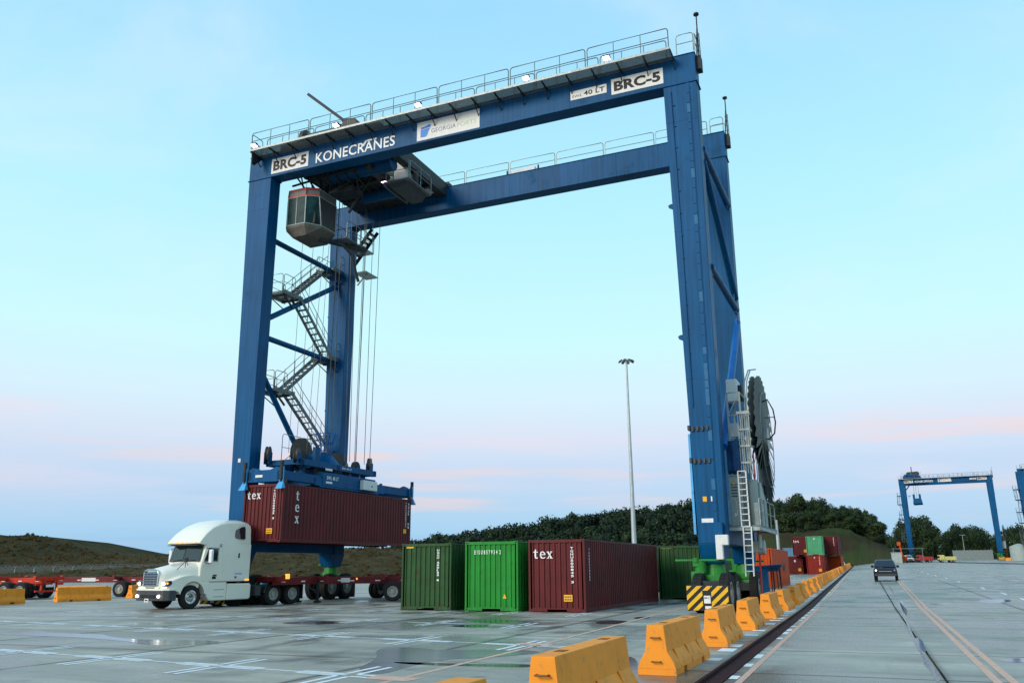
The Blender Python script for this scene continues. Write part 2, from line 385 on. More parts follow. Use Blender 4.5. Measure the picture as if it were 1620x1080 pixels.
sheet('far_apron',[RX[-1],50,70,100,150,230],lin(-20,340,36),-.004,CONCF)
sheet('near_yard',lin(YX[0],-2.64,12),lin(-20,YY[0],5),-.002,CONC); sheet('near_road',lin(-2.26,RX[-1],8),lin(-20,RY[0],5),-.002,CONCR)
# slot drain between yard and road
def strip(pts,w,dz,m,name=None,mb=None,step=3):
    """flat painted line along world points, following the ground"""
    own=mb is None; mb=mb or MB(); P=[]
    for (a,b) in zip(pts[:-1],pts[1:]):
        n=max(1,int((Vector(b)-Vector(a)).length/step))
        for i in range(n): P.append(Vector(a).lerp(Vector(b),i/n))
    P.append(Vector(pts[-1])); vs=[]
    for i,p in enumerate(P):
        d=(P[min(i+1,len(P)-1)]-P[max(i-1,0)]); d=Vector((d.x,d.y)).normalized(); n=Vector((-d.y,d.x))*w/2
        for s in (-1,1):
            x,y=p.x+n.x*s,p.y+n.y*s; vs.append((x,y,H(x,y)+dz))
    mb.add(vs,[(2*i,2*i+1,2*i+3,2*i+2) for i in range(len(P)-1)])
    if own: o=mb.build(name,m); o['kind']='structure'; return o
    return mb
dr=MB(); ys=lin(-20,330,90)
for a,b in zip(ys[:-1],ys[1:]):
    for x0,x1,z0,z1 in ((-2.64,-2.26,-.07,-.05),(-2.64,-2.60,-.05,.006),(-2.30,-2.26,-.05,.006)):
        c=[(x0,a),(x1,a),(x1,b),(x0,b)]
        dr.hexa([(x,y,H(x,y)+z0) for x,y in c],[(x,y,H(x,y)+z1) for x,y in c])
o=dr.build('slot_drain',STEELRUST); o['kind']='structure'
mk=MB(); random.seed(3)
y=5.
while y<150:
    for s,x in ((0,-2.95),(1,-2.16)):
        if random.random()<.85:
            yy=y+random.uniform(-.3,.3)+s*.6; l=random.uniform(.35,.8); w=.17 if s==0 else .07
            mk.add([(x-w/1,yy,H(x,yy)+.004),(x+w,yy,H(x,yy)+.004),(x+w,yy+l,H(x,yy+l)+.004),(x-w,yy+l,H(x,yy+l)+.004)],[(0,1,2,3)])
    y+=1.55
o=mk.build('patch_markings',LINEW); o['kind']='structure'
strip([(-2.02,3,0),(-2.0,60,0),(-2.02,320,0)],.11,.004,LINEP,'drain_edge_line')
# double centre line of the road, as unprojected from the picture
def gline(pts): return [tuple(gpix(*p)) for p in pts]
for pl in ([(1580,1080),(1493,974),(1421,919)],[(1606,1080),(1508,974),(1424,918)]):
    P=gline(pl); a,b=Vector(P[0]),Vector(P[-1]); d=(b-a).normalized(); 
    strip([tuple(a-d*9),tuple(a),tuple(b),tuple(b+d*150)],.13,.004,LINEP,'centre_line')
db=MB()
for (px,py) in [(1620,948),(1588,938.5),(1555,930),(1517,919.5),(1497,914),(1480,910),(1468,907),(1459,904),(1451,901.5),(1446,900)]:
    p=gpix(px,py); d=Vector((.035,1,0)).normalized(); strip([tuple(p-d*1.4),tuple(p+d*1.4)],.15,.004,None,mb=db)
o=db.build('lane_dashes',LINEW); o['kind']='structure'
# paired edge stripe far right, dark rubber-tyred runway and kerb beyond
a=gpix(1620,915); b=gpix(1462,893); d=(a-b).normalized()
LINEF=mat('worn_pale_paint',(.42,.36,.32),.8,var=.25,scale=.6,world=True)
strip([tuple(b-d*12),tuple(b),tuple(a),tuple(a+d*25)],1.0,.006,LINEF,'edge_stripe')
DASPH=mat('dark_asphalt',(.035,.032,.036),.8,var=.2,world=True)
a=gpix(1620,891.5); b=gpix(1500,889); d=(a-b).normalized()
strip([tuple(b-d*5),tuple(b),tuple(a),tuple(a+d*30)],6,.010,DASPH,'asphalt_runway')
# salmon line of the yard
P=gline([(600,1080),(820,1045),(1000,985),(1080,960)]); 
P=[(-7.35,9.5,0),(-7.3,12.4,0),(-7.25,20,0),(-7.6,38.5,0),(-8.,60,0)]
strip(P,.12,.004,LINEP,'yard_edge_line')
for yy in (12.9,19.6): strip([(-7.9,yy+.1,0),(-7.0,yy,0)],.45,.005,LINEP,'edge_tick')
# container slot marks: four L marks about every slot corner and a long line through each row
sm=MB(); rows=[(13.1,-8.4,-.135),(19.3,-7.6,-.15),(25.6,-10.2,-.13),(32.0,-10.3,-.10)]
for r,(yr,x0,sl) in enumerate(rows):
    for k in range(12):
        cx=x0-3.12*k; cy=yr+(cx-x0)*sl
        d=Vector((1,sl,0)).normalized()
        for sx in (-1,1):
            for sy in (-1,1):
                if r>1 and k>7: continue
                c=Vector((cx,cy,0))+d*sx*.13+Vector((0,.12*sy,0))
                strip([tuple(c),tuple(c+d*sx*.95)],.10,.004,None,mb=sm); strip([tuple(c+Vector((0,.04*sy,0))),tuple(c+Vector((0,sy*1.15,0)))],.10,.0042 if sx<0 else .0044,None,mb=sm)
    if r<2: strip([(x0-3.12*11,yr-3.12*11*sl-.0,0),(x0,yr,0)],.085,.0048,None,mb=sm)
o=sm.build('slot_markings',LINEW); o['kind']='structure'
# puddles standing in the low spots
PUD=[[(558,1060),(600,1040),(592,1026),(640,1022),(700,1028),(790,1026),(870,1030),(800,1038),(700,1042),(640,1056),(600,1068)],
 [(0,1000),(40,1000),(55,994),(75,1001),(160,1002),(175,1007),(235,1012),(330,1012),(355,1015),(300,1020),(230,1020),(205,1014),(120,1007),(40,1005),(0,1003)],
 [(1444,1010),(1452,1008),(1459,1012),(1462,1020),(1466,1031),(1460,1030),(1452,1022),(1446,1016)],
 [(1459,1046),(1469,1043),(1476,1050),(1481,1060),(1478,1064),(1468,1058)],
 [(1545,950),(1560,947),(1600,948),(1601,951),(1570,954),(1548,952)],[(1466,954),(1504,953),(1505,955.5),(1478,956.5)],
 [(1570,1042),(1620,1040),(1640,1046),(1600,1048)],
 [(940,983),(965,980.5),(990,981),(998,984),(975,987),(948,987)],[(1000,976),(1025,974),(1030,977),(1008,979)],
 [(740,981),(790,979),(812,981),(795,984),(750,984)],[(705,989),(765,987),(780,990),(740,992)],
 [(752,1017),(790,1014),(815,1016),(790,1020)],
 [(610,1046),(690,1048),(760,1050),(850,1050),(845,1056),(740,1053),(650,1051)],
 [(900,1055),(980,1036),(1010,1040),(1005,1072),(960,1080),(930,1075)],
 [(1422,950),(1427,949),(1434,962),(1441,976),(1436,977),(1428,966)],
 [(430,985),(500,981),(560,983),(500,988)]]
for pg in PUD:
    P=[gpix(*p) for p in pg]; c=sum(P,Vector())/len(P)
    # smooth the outline by corner cutting
    for _ in range(2):
        Q=[]
        for i in range(len(P)):
            a,b=P[i],P[(i+1)%len(P)]; Q+= [a.lerp(b,.25),a.lerp(b,.75)]
        P=Q
    mb=MB(); mb.add([(p.x-c.x,p.y-c.y,H(p.x,p.y)+.0025) for p in P],[tuple(range(len(P)))])
    o=mb.build('puddle',FILM if PUD.index(pg) in (0,11) else WATER,loc=(c.x,c.y,0)); o['kind']='structure'
# thin wet line along the road joint
WETL=mat('wet_joint',(.05,.06,.065),.15,var=.2)
P=[tuple(gpix(*q)) for q in [(1485,1078),(1468,1050),(1450,1020),(1432,978),(1414,938),(1406,926)]]
strip(P,.05,.0035,WETL,'wet_joint_line',step=1)
# ------------------------------------------------------------------ berms and hills
EARTH=mat('berm_grass_earth',(.062,.048,.023),.95,var=.35,scale=.35,bump=1,bscale=1.6,dirt=(.034,.040,.015),dirtamt=.5,spec=.05,world=True)
MOUNDG=mat('mound_grass',(.056,.044,.023),.95,var=.4,scale=.06,bump=1,bscale=.8,dirt=(.036,.062,.016),dirtamt=.7,spec=.05,world=True)
def ridge(name,prof,depth,front,back,m,nseg=60,rough=.35,basez=0):
    """hill whose crest is seen along a profile of photo pixels at a given distance"""
    pts=[dpix(px,py,depth(px)) for px,py in prof]
    # resample
    def samp(t):
        u=t*(len(pts)-1); i=min(int(u),len(pts)-2); return pts[i].lerp(pts[i+1],u-i)
    mb=MB(); rows=10; vs=[]
    for k in range(nseg+1):
        c=samp(k/nseg); 
        for j in range(rows+1):
            t=j/rows
            if t<=.6:
                q=t/.6; yy=c.y-front*(1-q); z=basez+(c.z-basez)*(math.sin((q-.5)*PI)*.5+.5)
            else:
                q=(t-.6)/.4; yy=c.y+back*q; z=c.z+( -1-c.z)*(q**1.6)
            z+=(random.random()-.5)*rough*(.25 if j in (0,rows) else 1)*(1 if t<.55 or t>.65 else .6)
            sc=yy/c.y
            vs.append((c.x*(1 if t>.6 else sc*.0+1),yy,z))
    n=rows+1
    mb.add(vs,[(k*n+j,(k+1)*n+j,(k+1)*n+j+1,k*n+j+1) for k in range(nseg) for j in range(rows)])
    o=mb.build(name,m,smooth=80); o['kind']='structure'; samp.v=vs; samp.n=n; samp.k=nseg; return o,samp
random.seed(11)
_,berm=ridge('left_berm',[(-160,846),(-60,842),(-20,843),(5,849),(15,852),(28,848),(45,847),(62,847.5),(75,850),(92,855),(112,862),(135,870),(158,876),(172,877),(190,877.5),(215,881),(240,880),(300,876),(360,872),(420,868),(480,866),(540,866),(600,867),(640,869),(700,876),(760,884)],lambda p:105+max(0,p)*.045,38,60,EARTH,140,.30)

# rough grass and weeds standing on the berm
TUFT=mat('dry_grass',(.052,.041,.019),.9,var=.25,scale=.3,spec=.05,world=True)
tb=MB(); rt_=random.Random(8)
for i in range(5000):
    k=rt_.randrange(berm.k); j=rt_.randrange(1,6); a=Vector(berm.v[k*berm.n+j]); b=Vector(berm.v[(k+1)*berm.n+j+1]); c=a.lerp(b,rt_.random())
    c.x+=rt_.uniform(-1,1); h=rt_.uniform(.06,.24)*(2.4 if rt_.random()<.04 else 1); w=rt_.uniform(.15,.6); an=rt_.uniform(-.7,.7)
    tb.add([(c.x-w,c.y,c.z-.15),(c.x+w,c.y+an*w,c.z-.15),(c.x+w*.5+an*.2,c.y,c.z+h),(c.x-w*.6+an*.2,c.y,c.z+h*.8)],[(0,1,2,3)])
o=tb.build('rough_grass',TUFT); o['kind']='stuff'
# ================================================================== rubber tyred gantry crane
def tyre_wheel(parent,loc,r,w,rim=RIM,axis='x',name='wheel',rr=.58,side=1,detail=True):
    """tyre and dished rim; axis along local x or y"""
    mb=MB(); c=(0,0,0); h=w/2
    mb.lathe([(r*rr,-h*.9),(r*.80,-h),(r*.93,-h*.95),(r,-h*.72),(r,h*.72),(r*.93,h*.95),(r*.80,h),(r*rr,h*.9),(r*rr,-h*.9)],c,axis,28)
    if detail:
        for k in range(28):     # tread blocks
            t=2*PI*k/28; a,b=math.cos(t),math.sin(t)
            for s in (-1,1):
                x0=s*h*.08; x1=s*h*.72
                P=lambda x,rad,tt:{'x':(x,rad*math.cos(tt),rad*math.sin(tt)),'y':(rad*math.sin(tt),x,rad*math.cos(tt))}[axis]
                dt=.07
                mb.hexa([P(x0,r*.99,t-dt),P(x1,r*.99,t-dt),P(x1,r*.99,t+dt),P(x0,r*.99,t+dt)],[P(x0,r*1.015,t-dt),P(x1,r*1.015,t-dt),P(x1,r*1.015,t+dt),P(x0,r*1.015,t+dt)])
    ty=mb.build(name,RUBBER,parent,smooth=40,loc=loc)
    m2=MB(); s=side
    m2.lathe([(r*rr*1.02,s*h*.92),(r*rr*.93,s*h*.96),(r*rr*.90,s*h*.55),(r*rr*.6,s*h*.35),(r*.24,s*h*.4),(r*.22,s*h*.85),(r*.10,s*h*.9),(0.001,s*h*.9)],c,axis,24)
    m2.lathe([(r*rr*1.0,-s*h*.9),(r*rr*.6,-s*h*.5),(0.001,-s*h*.5)],c,axis,16)
    for k in range(10):
        t=2*PI*k/10; q=r*rr*.74
        p={'x':(s*h*.46,q*math.cos(t),q*math.sin(t)),'y':(q*math.sin(t),s*h*.46,q*math.cos(t))}[axis]
        e={'x':(s*.03,0,0),'y':(0,s*.03,0)}[axis]
        m2.cyl(p,(p[0]+e[0]*1.6,p[1]+e[1]*1.6,p[2]),r*.035,seg=6)
    m2.build('rim',rim,ty,smooth=35)
    return ty
RAILM=mat('railing_grey',(.13,.16,.17),.55,.3,var=.15,scale=4)
def plate_mb(x0,x1,z0,z1,y,t=.02):
    return MB().box((x0,y-t,z0),(x1,y,z1))
def railing_mb(mb,p,q,h=1.05,posts=1.2,r=.026,zoff=0,gap=True,sections=None,mid=True):
    p=Vector(p);q=Vector(q); L_=(q-p).length; n=sections or max(1,round(L_/4.3)); up=Vector((0,0,h))
    for i in range(n):
        a=p.lerp(q,(i)/n); b=p.lerp(q,(i+1)/n); d=(b-a).normalized(); a=a+d*.05; b=b-d*.05
        rr=.14
        pts=[a,a+up*.88]+[a+up-d*0+d*.03,a+up+d*rr] ; pts=[a+Vector((0,0,.02)),a+up-Vector((0,0,rr)),a+up+d*.04-Vector((0,0,.04)),a+up+d*rr,b+up-d*rr,b+up-d*.04-Vector((0,0,.04)),b+up-Vector((0,0,rr)),b+Vector((0,0,.02))]
        mb.tube(pts,r,5)
        if mid: mb.tube([a+up*.52,b+up*.52],r*.8,5)
        k=max(1,round((b-a).length/posts))
        for j in range(1,k):
            c=a.lerp(b,j/k); mb.tube([c,c+up],r*.8,5)
    return mb
SIGN_ZT,SIGN_ZF=25.03,23.5
def crane(loc,rz,num,label,detail=2,trolley=True,stairs_out=False):
    root=empty('gantry_crane',loc,rz,label,'crane','rubber tyred gantry cranes')
    SP=26.0; GD=.85; D=8.08; ZT,ZF=25.03,23.5
    bev=.025 if detail>1 else 0
    B=lambda mb,n,m,**k: mb.build(n,m,root,**k)
    # main girders: box with projecting top and bottom flange plates
    for v in (0,D):
        mb=MB(); mb.box((-SP,v,ZF+.04),(0,v+GD,ZT-.03))
        mb.box((-SP-.06,v-.05,ZF+.0),(-SP+1.65,v+GD+.05,ZF+.04)); mb.box((-1.62,v-.05,ZF),(.06,v+GD+.05,ZF+.04))
        mb.box((-SP-.03,v-.04,ZT-.03),(.03,v+GD+.04,ZT))
        for u in (-SP*.78,-SP*.5,-SP*.24): mb.box((u-.02,v-.012,ZF+.04),(u+.02,v-.002,ZT-.03))
        B(mb,'main_girder',BLUE,bevel=bev)
    # legs taper towards the ground
    for side in (0,1):
        for v in (0,D):
            mb=MB()
            if side==0: t=[(-SP,-SP+1.59)]; bt=(-SP+.50,-SP+1.55)
            else: t=[(-1.55,0)]; bt=(-1.24,-.1)
            (a0,a1)=t[0]; z0=2.6
            mb.hexa([(bt[0],v,z0),(bt[1],v,z0),(bt[1],v+GD,z0),(bt[0],v+GD,z0)],[(a0,v,ZF),(a1,v,ZF),(a1,v+GD,ZF),(a0,v+GD,ZF)])
            lg=B(mb,'leg',BLUE,bevel=bev)
            if detail>1 and v==0 and side==1:
                # cable tray of short cover plates up the front face
                cp=MB(); f=lambda z:(-.33+(-.40+.33)*(1-(z-2.6)/20.9))
                cp.hexa([(f(3.2)-.0,-.03,3.2),(f(3.2)+.02,-.03,3.2),(f(3.2)+.02,-.004,3.2),(f(3.2),-.004,3.2)],[(f(23.3),-.03,23.3),(f(23.3)+.02,-.03,23.3),(f(23.3)+.02,-.004,23.3),(f(23.3),-.004,23.3)])
                cp.build('cable_tray_edge',BLUE,lg)
                random.seed(5); z=3.4; mesh=None
                while z<23.0:
                    h=random.choice((.35,.5,.5,.75)); 
                    if mesh is None or True:
                        c=MB().box((-.17,-.02,0),(-.01,-.003,h-.03))
                        c.build('cover_plate',TILEB if random.random()<.22 else BLUE,lg,loc=(f(z),0,z),bevel=.006)
                    z+=h
                # fold in the outer plate
                # maintenance clamps low on the leg
                for z in (6.0,7.35):
                    mc=MB(); uu=-1.27
                    mc.box((uu-.10,-.05,z-.05),(uu+.78,-.004,z-.02))
                    for k in range(4): mc.box((uu+.05+.2*k,-.09,z-.15),(uu+.14+.2*k,-.004,z+.05)); 
                    mc.box((uu-.12,-.09,z-.10),(uu-.02,.3,z+.10))
                    mc.build('clamp_bracket',GREYP,lg,bevel=.01)
                op=MB().hexa([(-1.40,-.0,3.0),(-1.29,-.02,3.0),(-1.29,.5,3.0),(-1.40,.5,3.0)],[(-1.40,-.02,7.1),(-1.31,-.02,7.1),(-1.31,.5,7.1),(-1.40,.5,7.1)])
                op.build('edge_guard',LBLUE,lg,bevel=.01)
                s=MB().box((-1.05,-.03,3.35),(-.58,-.003,3.62)); sg=s.build('notice_plate',SIGNW,lg)
            if detail>1:
                # lifting lugs on the legs
                for z in (11.2,17.4):
                    u=bt[0]+(a0-bt[0])*(z-2.6)/20.9
                    m=MB().prism([(0,0),(-.22,.12),(-.26,.24),(-.16,.30),(0,.30)],lambda p,q,w:(u+p,w,z+q),v+.3,v+.34); m.build('lifting_lug',BLUE,lg)
    if detail>1:   # weld seams and small warning labels
        for side,v in ((0,0),(1,0),(0,D),(1,D)):
            for z in (9.4,16.2,21.6):
                t=(z-2.6)/20.9; a=(-SP+.5*(1-t)) if side==0 else -1.24-.31*t; b=(-SP+1.55+.04*t) if side==0 else -.1*(1-t)
                B(MB().box((a-.004,v-.006,z),(b+.004,v-.001,z+.022)),'weld_seam',BLUE)
        for u,z,m_ in ((-.95,4.3,YELS),(-.62,4.3,SIGNW),(-25.2,7.2,SIGNW),(-.95,2.95,YELS)): B(MB().box((u,-.008,z),(u+.16,-.001,z+.2)),'warning_label',m_)
        m=MB(); m.tube([(-1.1,-.05,8.2),(-1.12,-.05,15),(-1.2,-.05,23.2)],.02,5)
        for k in range(14): m.box((-1.14,-.05,8.4+k*1.08),(-1.06,-.001,8.44+k*1.08))
        B(m,'conduit',BLUE)
    # sill beams carrying both legs of one side, haunched ends
    for side in (0,1):
        u0,u1=(-SP+.55,-SP+1.45) if side==0 else (-1.2,-.2)
        mb=MB(); mb.box((u0,-.25,2.62),(u1,D+GD+.25,3.45))
        B(mb,'sill_beam',BLUE,bevel=bev)
        for v in (.42,D+.42):
            m=MB(); q=.75
            m.hexa([(u0+.04,v-.42,1.85),(u1-.04,v-.42,1.85),(u1-.04,v+.42,1.85),(u0+.04,v+.42,1.85)],[(u0,v-q,2.62),(u1,v-q,2.62),(u1,v+q,2.62),(u0,v+q,2.62)])
            B(m,'leg_foot',BLUE,bevel=bev)
            bogie(root,(u0+u1)/2,v,-1 if v<4 else 1,detail)
    # braces: zigzag between front and rear legs
    for side in (0,1):
        u=-SP+.8 if side==0 else -.10
        br=[((.8,20.3),(D+.1,20.3)),((D+.1,19.6),(.8,15.1)),((.8,14.4),(D+.1,14.4)),((.8,12.9),(D+.1,5.0))] if side==0 else [((.8,20.4),(D+.1,20.6)),((.8,19.8),(D+.1,15.3)),((.8,14.6),(D+.1,14.7)),((D+.1,14.0),(.8,6.6))]
        for (a,b),(c,d) in br:
            m=MB(); r=.16 if side==0 else .17
            m.cyl((u,a,b),(u,c,d),r,seg=14)
            dd=Vector((0,c-a,d-b)).normalized()
            for P,sg in (((u,a,b),1),((u,c,d),-1)):
                p=Vector(P)+dd*sg*.25; m.box((u-.03,p.y-.28,p.z-.28),(u+.03,p.y+.28,p.z+.28))
            m.build('brace',BLUE2 if (side==1 and b<14.1 and a>5) else BLUE,root,smooth=40)
    # haunch brackets where girder meets leg (left rear, dark)
    # walkway along the front girder, cantilevered forward
    def walkway(v0,v1,z,u0,u1,lights):
        w=B(MB().box((u0,v0,z-.05),(u1,v1,z)),'walkway',GRATE)
        e=MB()
        for v in (v0-.02,): e.box((u0,v-.03,z-.08),(u1,v,z+.04))
        e.build('toe_board',GALV,w)
        n=round((u1-u0)/1.25); k=MB()
        for i in range(n+1):
            u=u0+(u1-u0)*i/n; f=1 if v0<0 else -1
            yin=-.002 if v0<0 else D+GD+.002
            k.beam((u,v0 if v0<0 else v1,z-.09),(u,yin,z-.09),.05,.08); k.beam((u,(v0 if v0<0 else v1)*.55+yin*.45,z-.12),(u,yin,z-.62),.04,.05)
        k.build('support_bracket',DARK,w)['kind']='stuff'
        r=MB(); railing_mb(r,(u0,v0,z),(u1,v0,z),1.06,posts=1.25,sections=6)
        r.build('railing',RAILM,w)
        r=MB(); railing_mb(r,(u0+.3,.03,25.03),(u1-.3,.03,25.03),1.0,posts=1.25,sections=7)
        r.build('railing',RAILM,w)
        return w
    w=walkway(-.92,-.002,24.93,-25.25,-.95,5)
    r=MB(); railing_mb(r,(-.85,-.1,25.03),(.05,-.1,25.03),1.0,sections=1); railing_mb(r,(.05,-.1,25.03),(.05,GD,25.03),1.0,sections=1)
    railing_mb(r,(-25.25,-.9,24.93),(-25.25,.1,24.93),1.05,sections=1); railing_mb(r,(-25.95,.1,25.03),(-25.95,GD,25.03),1.05,sections=1)
    r.build('end_railing',GALV,w)
    if detail>1:
        m=MB().prism([(0,0),(.75,0),(.75,-.14),(.25,-.75),(.05,-.75)],lambda p,q,ww:(-25.2+ww,-.9+p*1.18,24.88+q),0,.05)
        m.build('end_gusset',DARK,w)
    # rear girder walkway, seen over its top edge
    w2=B(MB().box((-25.3,D+GD+.002,24.93),(-.9,D+GD+.9,24.98)),'walkway',GRATE)
    r=MB(); railing_mb(r,(-25.3,D+.35,25.03),(-.9,D+.35,25.03),1.02,sections=8,posts=2.2,mid=True); railing_mb(r,(-.9,D+GD+.1,25.03),(.03,D+GD+.1,25.03),1.0,sections=1)
    railing_mb(r,(-.8,D+.1,25.03),(.03,D+.1,25.03),.95,sections=1)
    r.build('railing',GALV,w2)
    if detail>1:
        m=MB().box((-13.4,D-.0+GD+.2,25.0),(-11.7,D+GD+.55,25.85)); m.build('cable_box',WHITE,w2,bevel=.03)
        m=MB()
        for u in (-13.6,-11.5): m.cyl((u,D+GD+.3,25.1),(u,D+GD+.3,25.9),.09,.05,seg=8)
        m.build('cable_guide',DARK,w2)
    # masts on both right girder ends
    for v in (.35,D+.35):
        m=MB(); m.cyl((.16,v,24.3),(.16,v,27.2),.035,.03,seg=8); m.cyl((.16,v,27.2),(.16,v,27.28),.13,.13,seg=12)
        m.tube([(.02,v+.18,25.0),(.14,v+.05,26.5)],.03); m.box((.02,v-.1,24.25),(.24,v+.35,24.95)); m.tube([(.24,v,24.3),(.22,v,26.2)],.02)
        for z in (25.2,25.5,25.8,26.1): m.tube([(.05,v+.02,z),(.22,v,z)],.012)
        B(m,'wind_mast',DARK)
    # floodlights of the front walkway
    for u in (-24.95,-19.37,-14.23,-8.12,-3.97):
        fl=MB(); fl.box((-.17,-.10,.06),(.17,.12,.20)); fl.box((-.12,0,-.12),(-.10,.04,.1)); fl.box((.10,0,-.12),(.12,.04,.1))
        f=fl.build('floodlight',DARK,root,loc=(u,-1.0,25.08),bevel=.01)
        if detail>1: MB().hexa([(-.155,-.104,.062),(.155,-.104,.062),(.155,.10,.0),(-.155,.10,.0)],[(-.155,-.104,.12),(.155,-.104,.12),(.155,.10,.058),(-.155,.10,.058)]).build('lens',LAMPW,f)
    # signs
    def sign(u0,u1,z0,z1,v=-.004):
        return B(MB().box((u0,v-.015,z0),(u1,v,z1)),'sign_board',SIGNW)
    X=(1,0,0);Z=(0,0,1)
    for (a,b,c,d) in ((-24.42,-21.85,23.69,24.62),(-4.06,-1.52,23.74,24.58)):
        s=sign(a,b,c,d); text_mb('BRC-'+num,(a+.13,-.021,c+.15),X,Z,b-a-.26,d-c-.30,.004,.045).build('lettering',BLACKT,s)
    k=text_mb('KONECRANES',(-21.33,-.004,23.72),X,Z,5.15,.62,.02,.012)
    k.box((-18.05,-.03,24.34),(-17.35,-.004,24.44)); k.prism([(-18.28,24.10),(-18.05,24.44),(-17.9,24.44),(-18.15,24.10)],lambda p,q,w:(p,w,q),-.03,-.004)
    B(k,'lettering',WHITET)
    s=sign(-14.82,-11.13,23.64,24.72)
    text_mb('GEORGIA',(-13.95,-.021,23.95),X,Z,1.45,.24,.004,.0).build('lettering',GREYB,s); text_mb('PORTS',(-12.42,-.021,23.95),X,Z,1.1,.24,.004,-.004).build('lettering',LGREEN,s)
    lg=MB(); P=lambda p,q,w:(p,w,q)
    lg.prism([(-14.60,23.82),(-14.30,23.80),(-14.18,23.90),(-14.14,24.05),(-14.02,24.28),(-14.60,24.24)],P,-.026,-.019)
    lg.prism([(-14.58,24.27),(-14.02,24.32),(-13.98,24.46),(-14.1,24.50),(-14.35,24.42),(-14.58,24.40)],P,-.026,-.019)
    lg.build('logo',LOGOB,s)
    s=sign(-6.15,-4.30,23.95,24.43); text_mb('SWL',(-6.07,-.021,24.05),X,Z,.52,.14,.004,.0).build('lettering',BLACKT,s); text_mb('40 LT',(-5.46,-.021,24.05),X,Z,1.06,.26,.004,.02).build('lettering',BLACKT,s)
    # stairs at the left legs
    zs=[(8.0,8.6),(3.2,11.6),(7.9,14.55),(3.2,17.45),(7.9,20.4)]
    su=-SP+(.45 if not stairs_out else -.55)
    flights=[((8.2,5.6),(8.0,8.6))]
    P_=[(7.6,3.5),(3.2,5.9),(7.9,8.7),(3.4,11.6),(7.6,14.55),(3.6,17.45),(7.6,20.4)]
    for i,(v,z) in enumerate(P_):
        if i==0: continue
        lf=v<5; v0,v1=(v-1.3,v+.55) if lf else (v-.55,v+1.0)
        pl=MB().box((su-.65,v0,z-.10),(su+.65,v1,z)); 
        for uu in (su-.65,su+.65): pl.box((uu-.02,v0-.02,z-.16),(uu+.02,v1+.02,z+.10))
        o=pl.build('stair_landing',GRATE,root)
        g=MB(); g.beam((su-.5,v0+.2,z-.16),(su+.1,(v0+v1)/2,z-.9),.05,.05); g.beam((su+.55,v0+.2,z-.16),(su+.55,(v0+v1)/2+.2,z-.8),.08,.10); g.box((su-.6,v0+.3,z-.22),(su+.6,v0+.4,z-.1)); g.box((su-.6,v1-.4,z-.22),(su+.6,v1-.3,z-.1))
        g.build('support_bracket',DARK,o)
        r=MB(); ve=v0 if lf else v1
        railing_mb(r,(su-.65,ve,z),(su+.65,ve,z),1.05,sections=1,r=.02); railing_mb(r,(su-.65,v0,z),(su-.65,v1,z),1.05,sections=1,r=.02); railing_mb(r,(su+.65,v0 if lf else v0+.7,z),(su+.65,v1-.7 if lf else v1,z),1.05,sections=1,r=.02)
        r.build('railing',RAILM,o)
    for i in range(len(P_)-1):
        (va,za),(vb,zb)=P_[i],P_[i+1]; off=.25 if i%2 else -.25
        m=MB(); uu=su+(-.33 if i%2 else .33); sg=1 if vb>va else -1
        a=(va+sg*.3,za+.02); b=(vb-sg*.3,zb+.02)
        for du in (-.32,.32): m.beam((uu+du,a[0],a[1]),(uu+du,b[0],b[1]),.05,.20)
        n=int(abs(zb-za)/.27)
        for k in range(1,n):
            t=k/n; m.box((uu-.30,a[0]+(b[0]-a[0])*t-.11,a[1]+(b[1]-a[1])*t-.02),(uu+.30,a[0]+(b[0]-a[0])*t+.11,a[1]+(b[1]-a[1])*t+.02))
        o=m.build('stair_flight',RAILM,root)
        r=MB()
        for du in (-.34,.34):
            for h in (.5,.98): r.tube([(uu+du,a[0],a[1]+h-.1),(uu+du,a[0]+sg*.1,a[1]+h),(uu+du,b[0],b[1]+h)],.02,5)
            for k in range(0,5):
                t=k/4; c=(uu+du,a[0]+(b[0]-a[0])*t,a[1]+(b[1]-a[1])*t); r.tube([c,(c[0],c[1],c[2]+.98)],.018,5)
        r.build('handrail',RAILM,o)
    # last flight climbs behind the rear left leg
    m=MB(); a=(-26.0,20.5); b=(-23.4,23.6); v=D+GD+.5
    for dv in (-.35,.35): m.beam((a[0],v+dv,a[1]),(b[0],v+dv,b[1]),.05,.25,up=(0,0,1))
    for k in range(1,12):
        t=k/12; m.box((a[0]+(b[0]-a[0])*t-.12,v-.33,a[1]+(b[1]-a[1])*t-.04),(a[0]+(b[0]-a[0])*t+.12,v+.33,a[1]+(b[1]-a[1])*t+.02))
    B(m,'stair_flight',DARK)
    m=MB(); m.box((-24.2,D+.3,20.35),(-23.3,D+GD+.9,20.42)); m.beam((-24.1,D+.6,19.6),(-23.4,D+.6,20.35),.06,.08); B(m,'stair_landing',GRATE)
    if detail>1: machinery(root,D,GD)
    else:
        B(MB().box((-.2,1.5,3.45),(.9,5.5,5.5)),'equipment_house',CABGREY); reel(root,1.0,6.0,7.4,20)
    return root
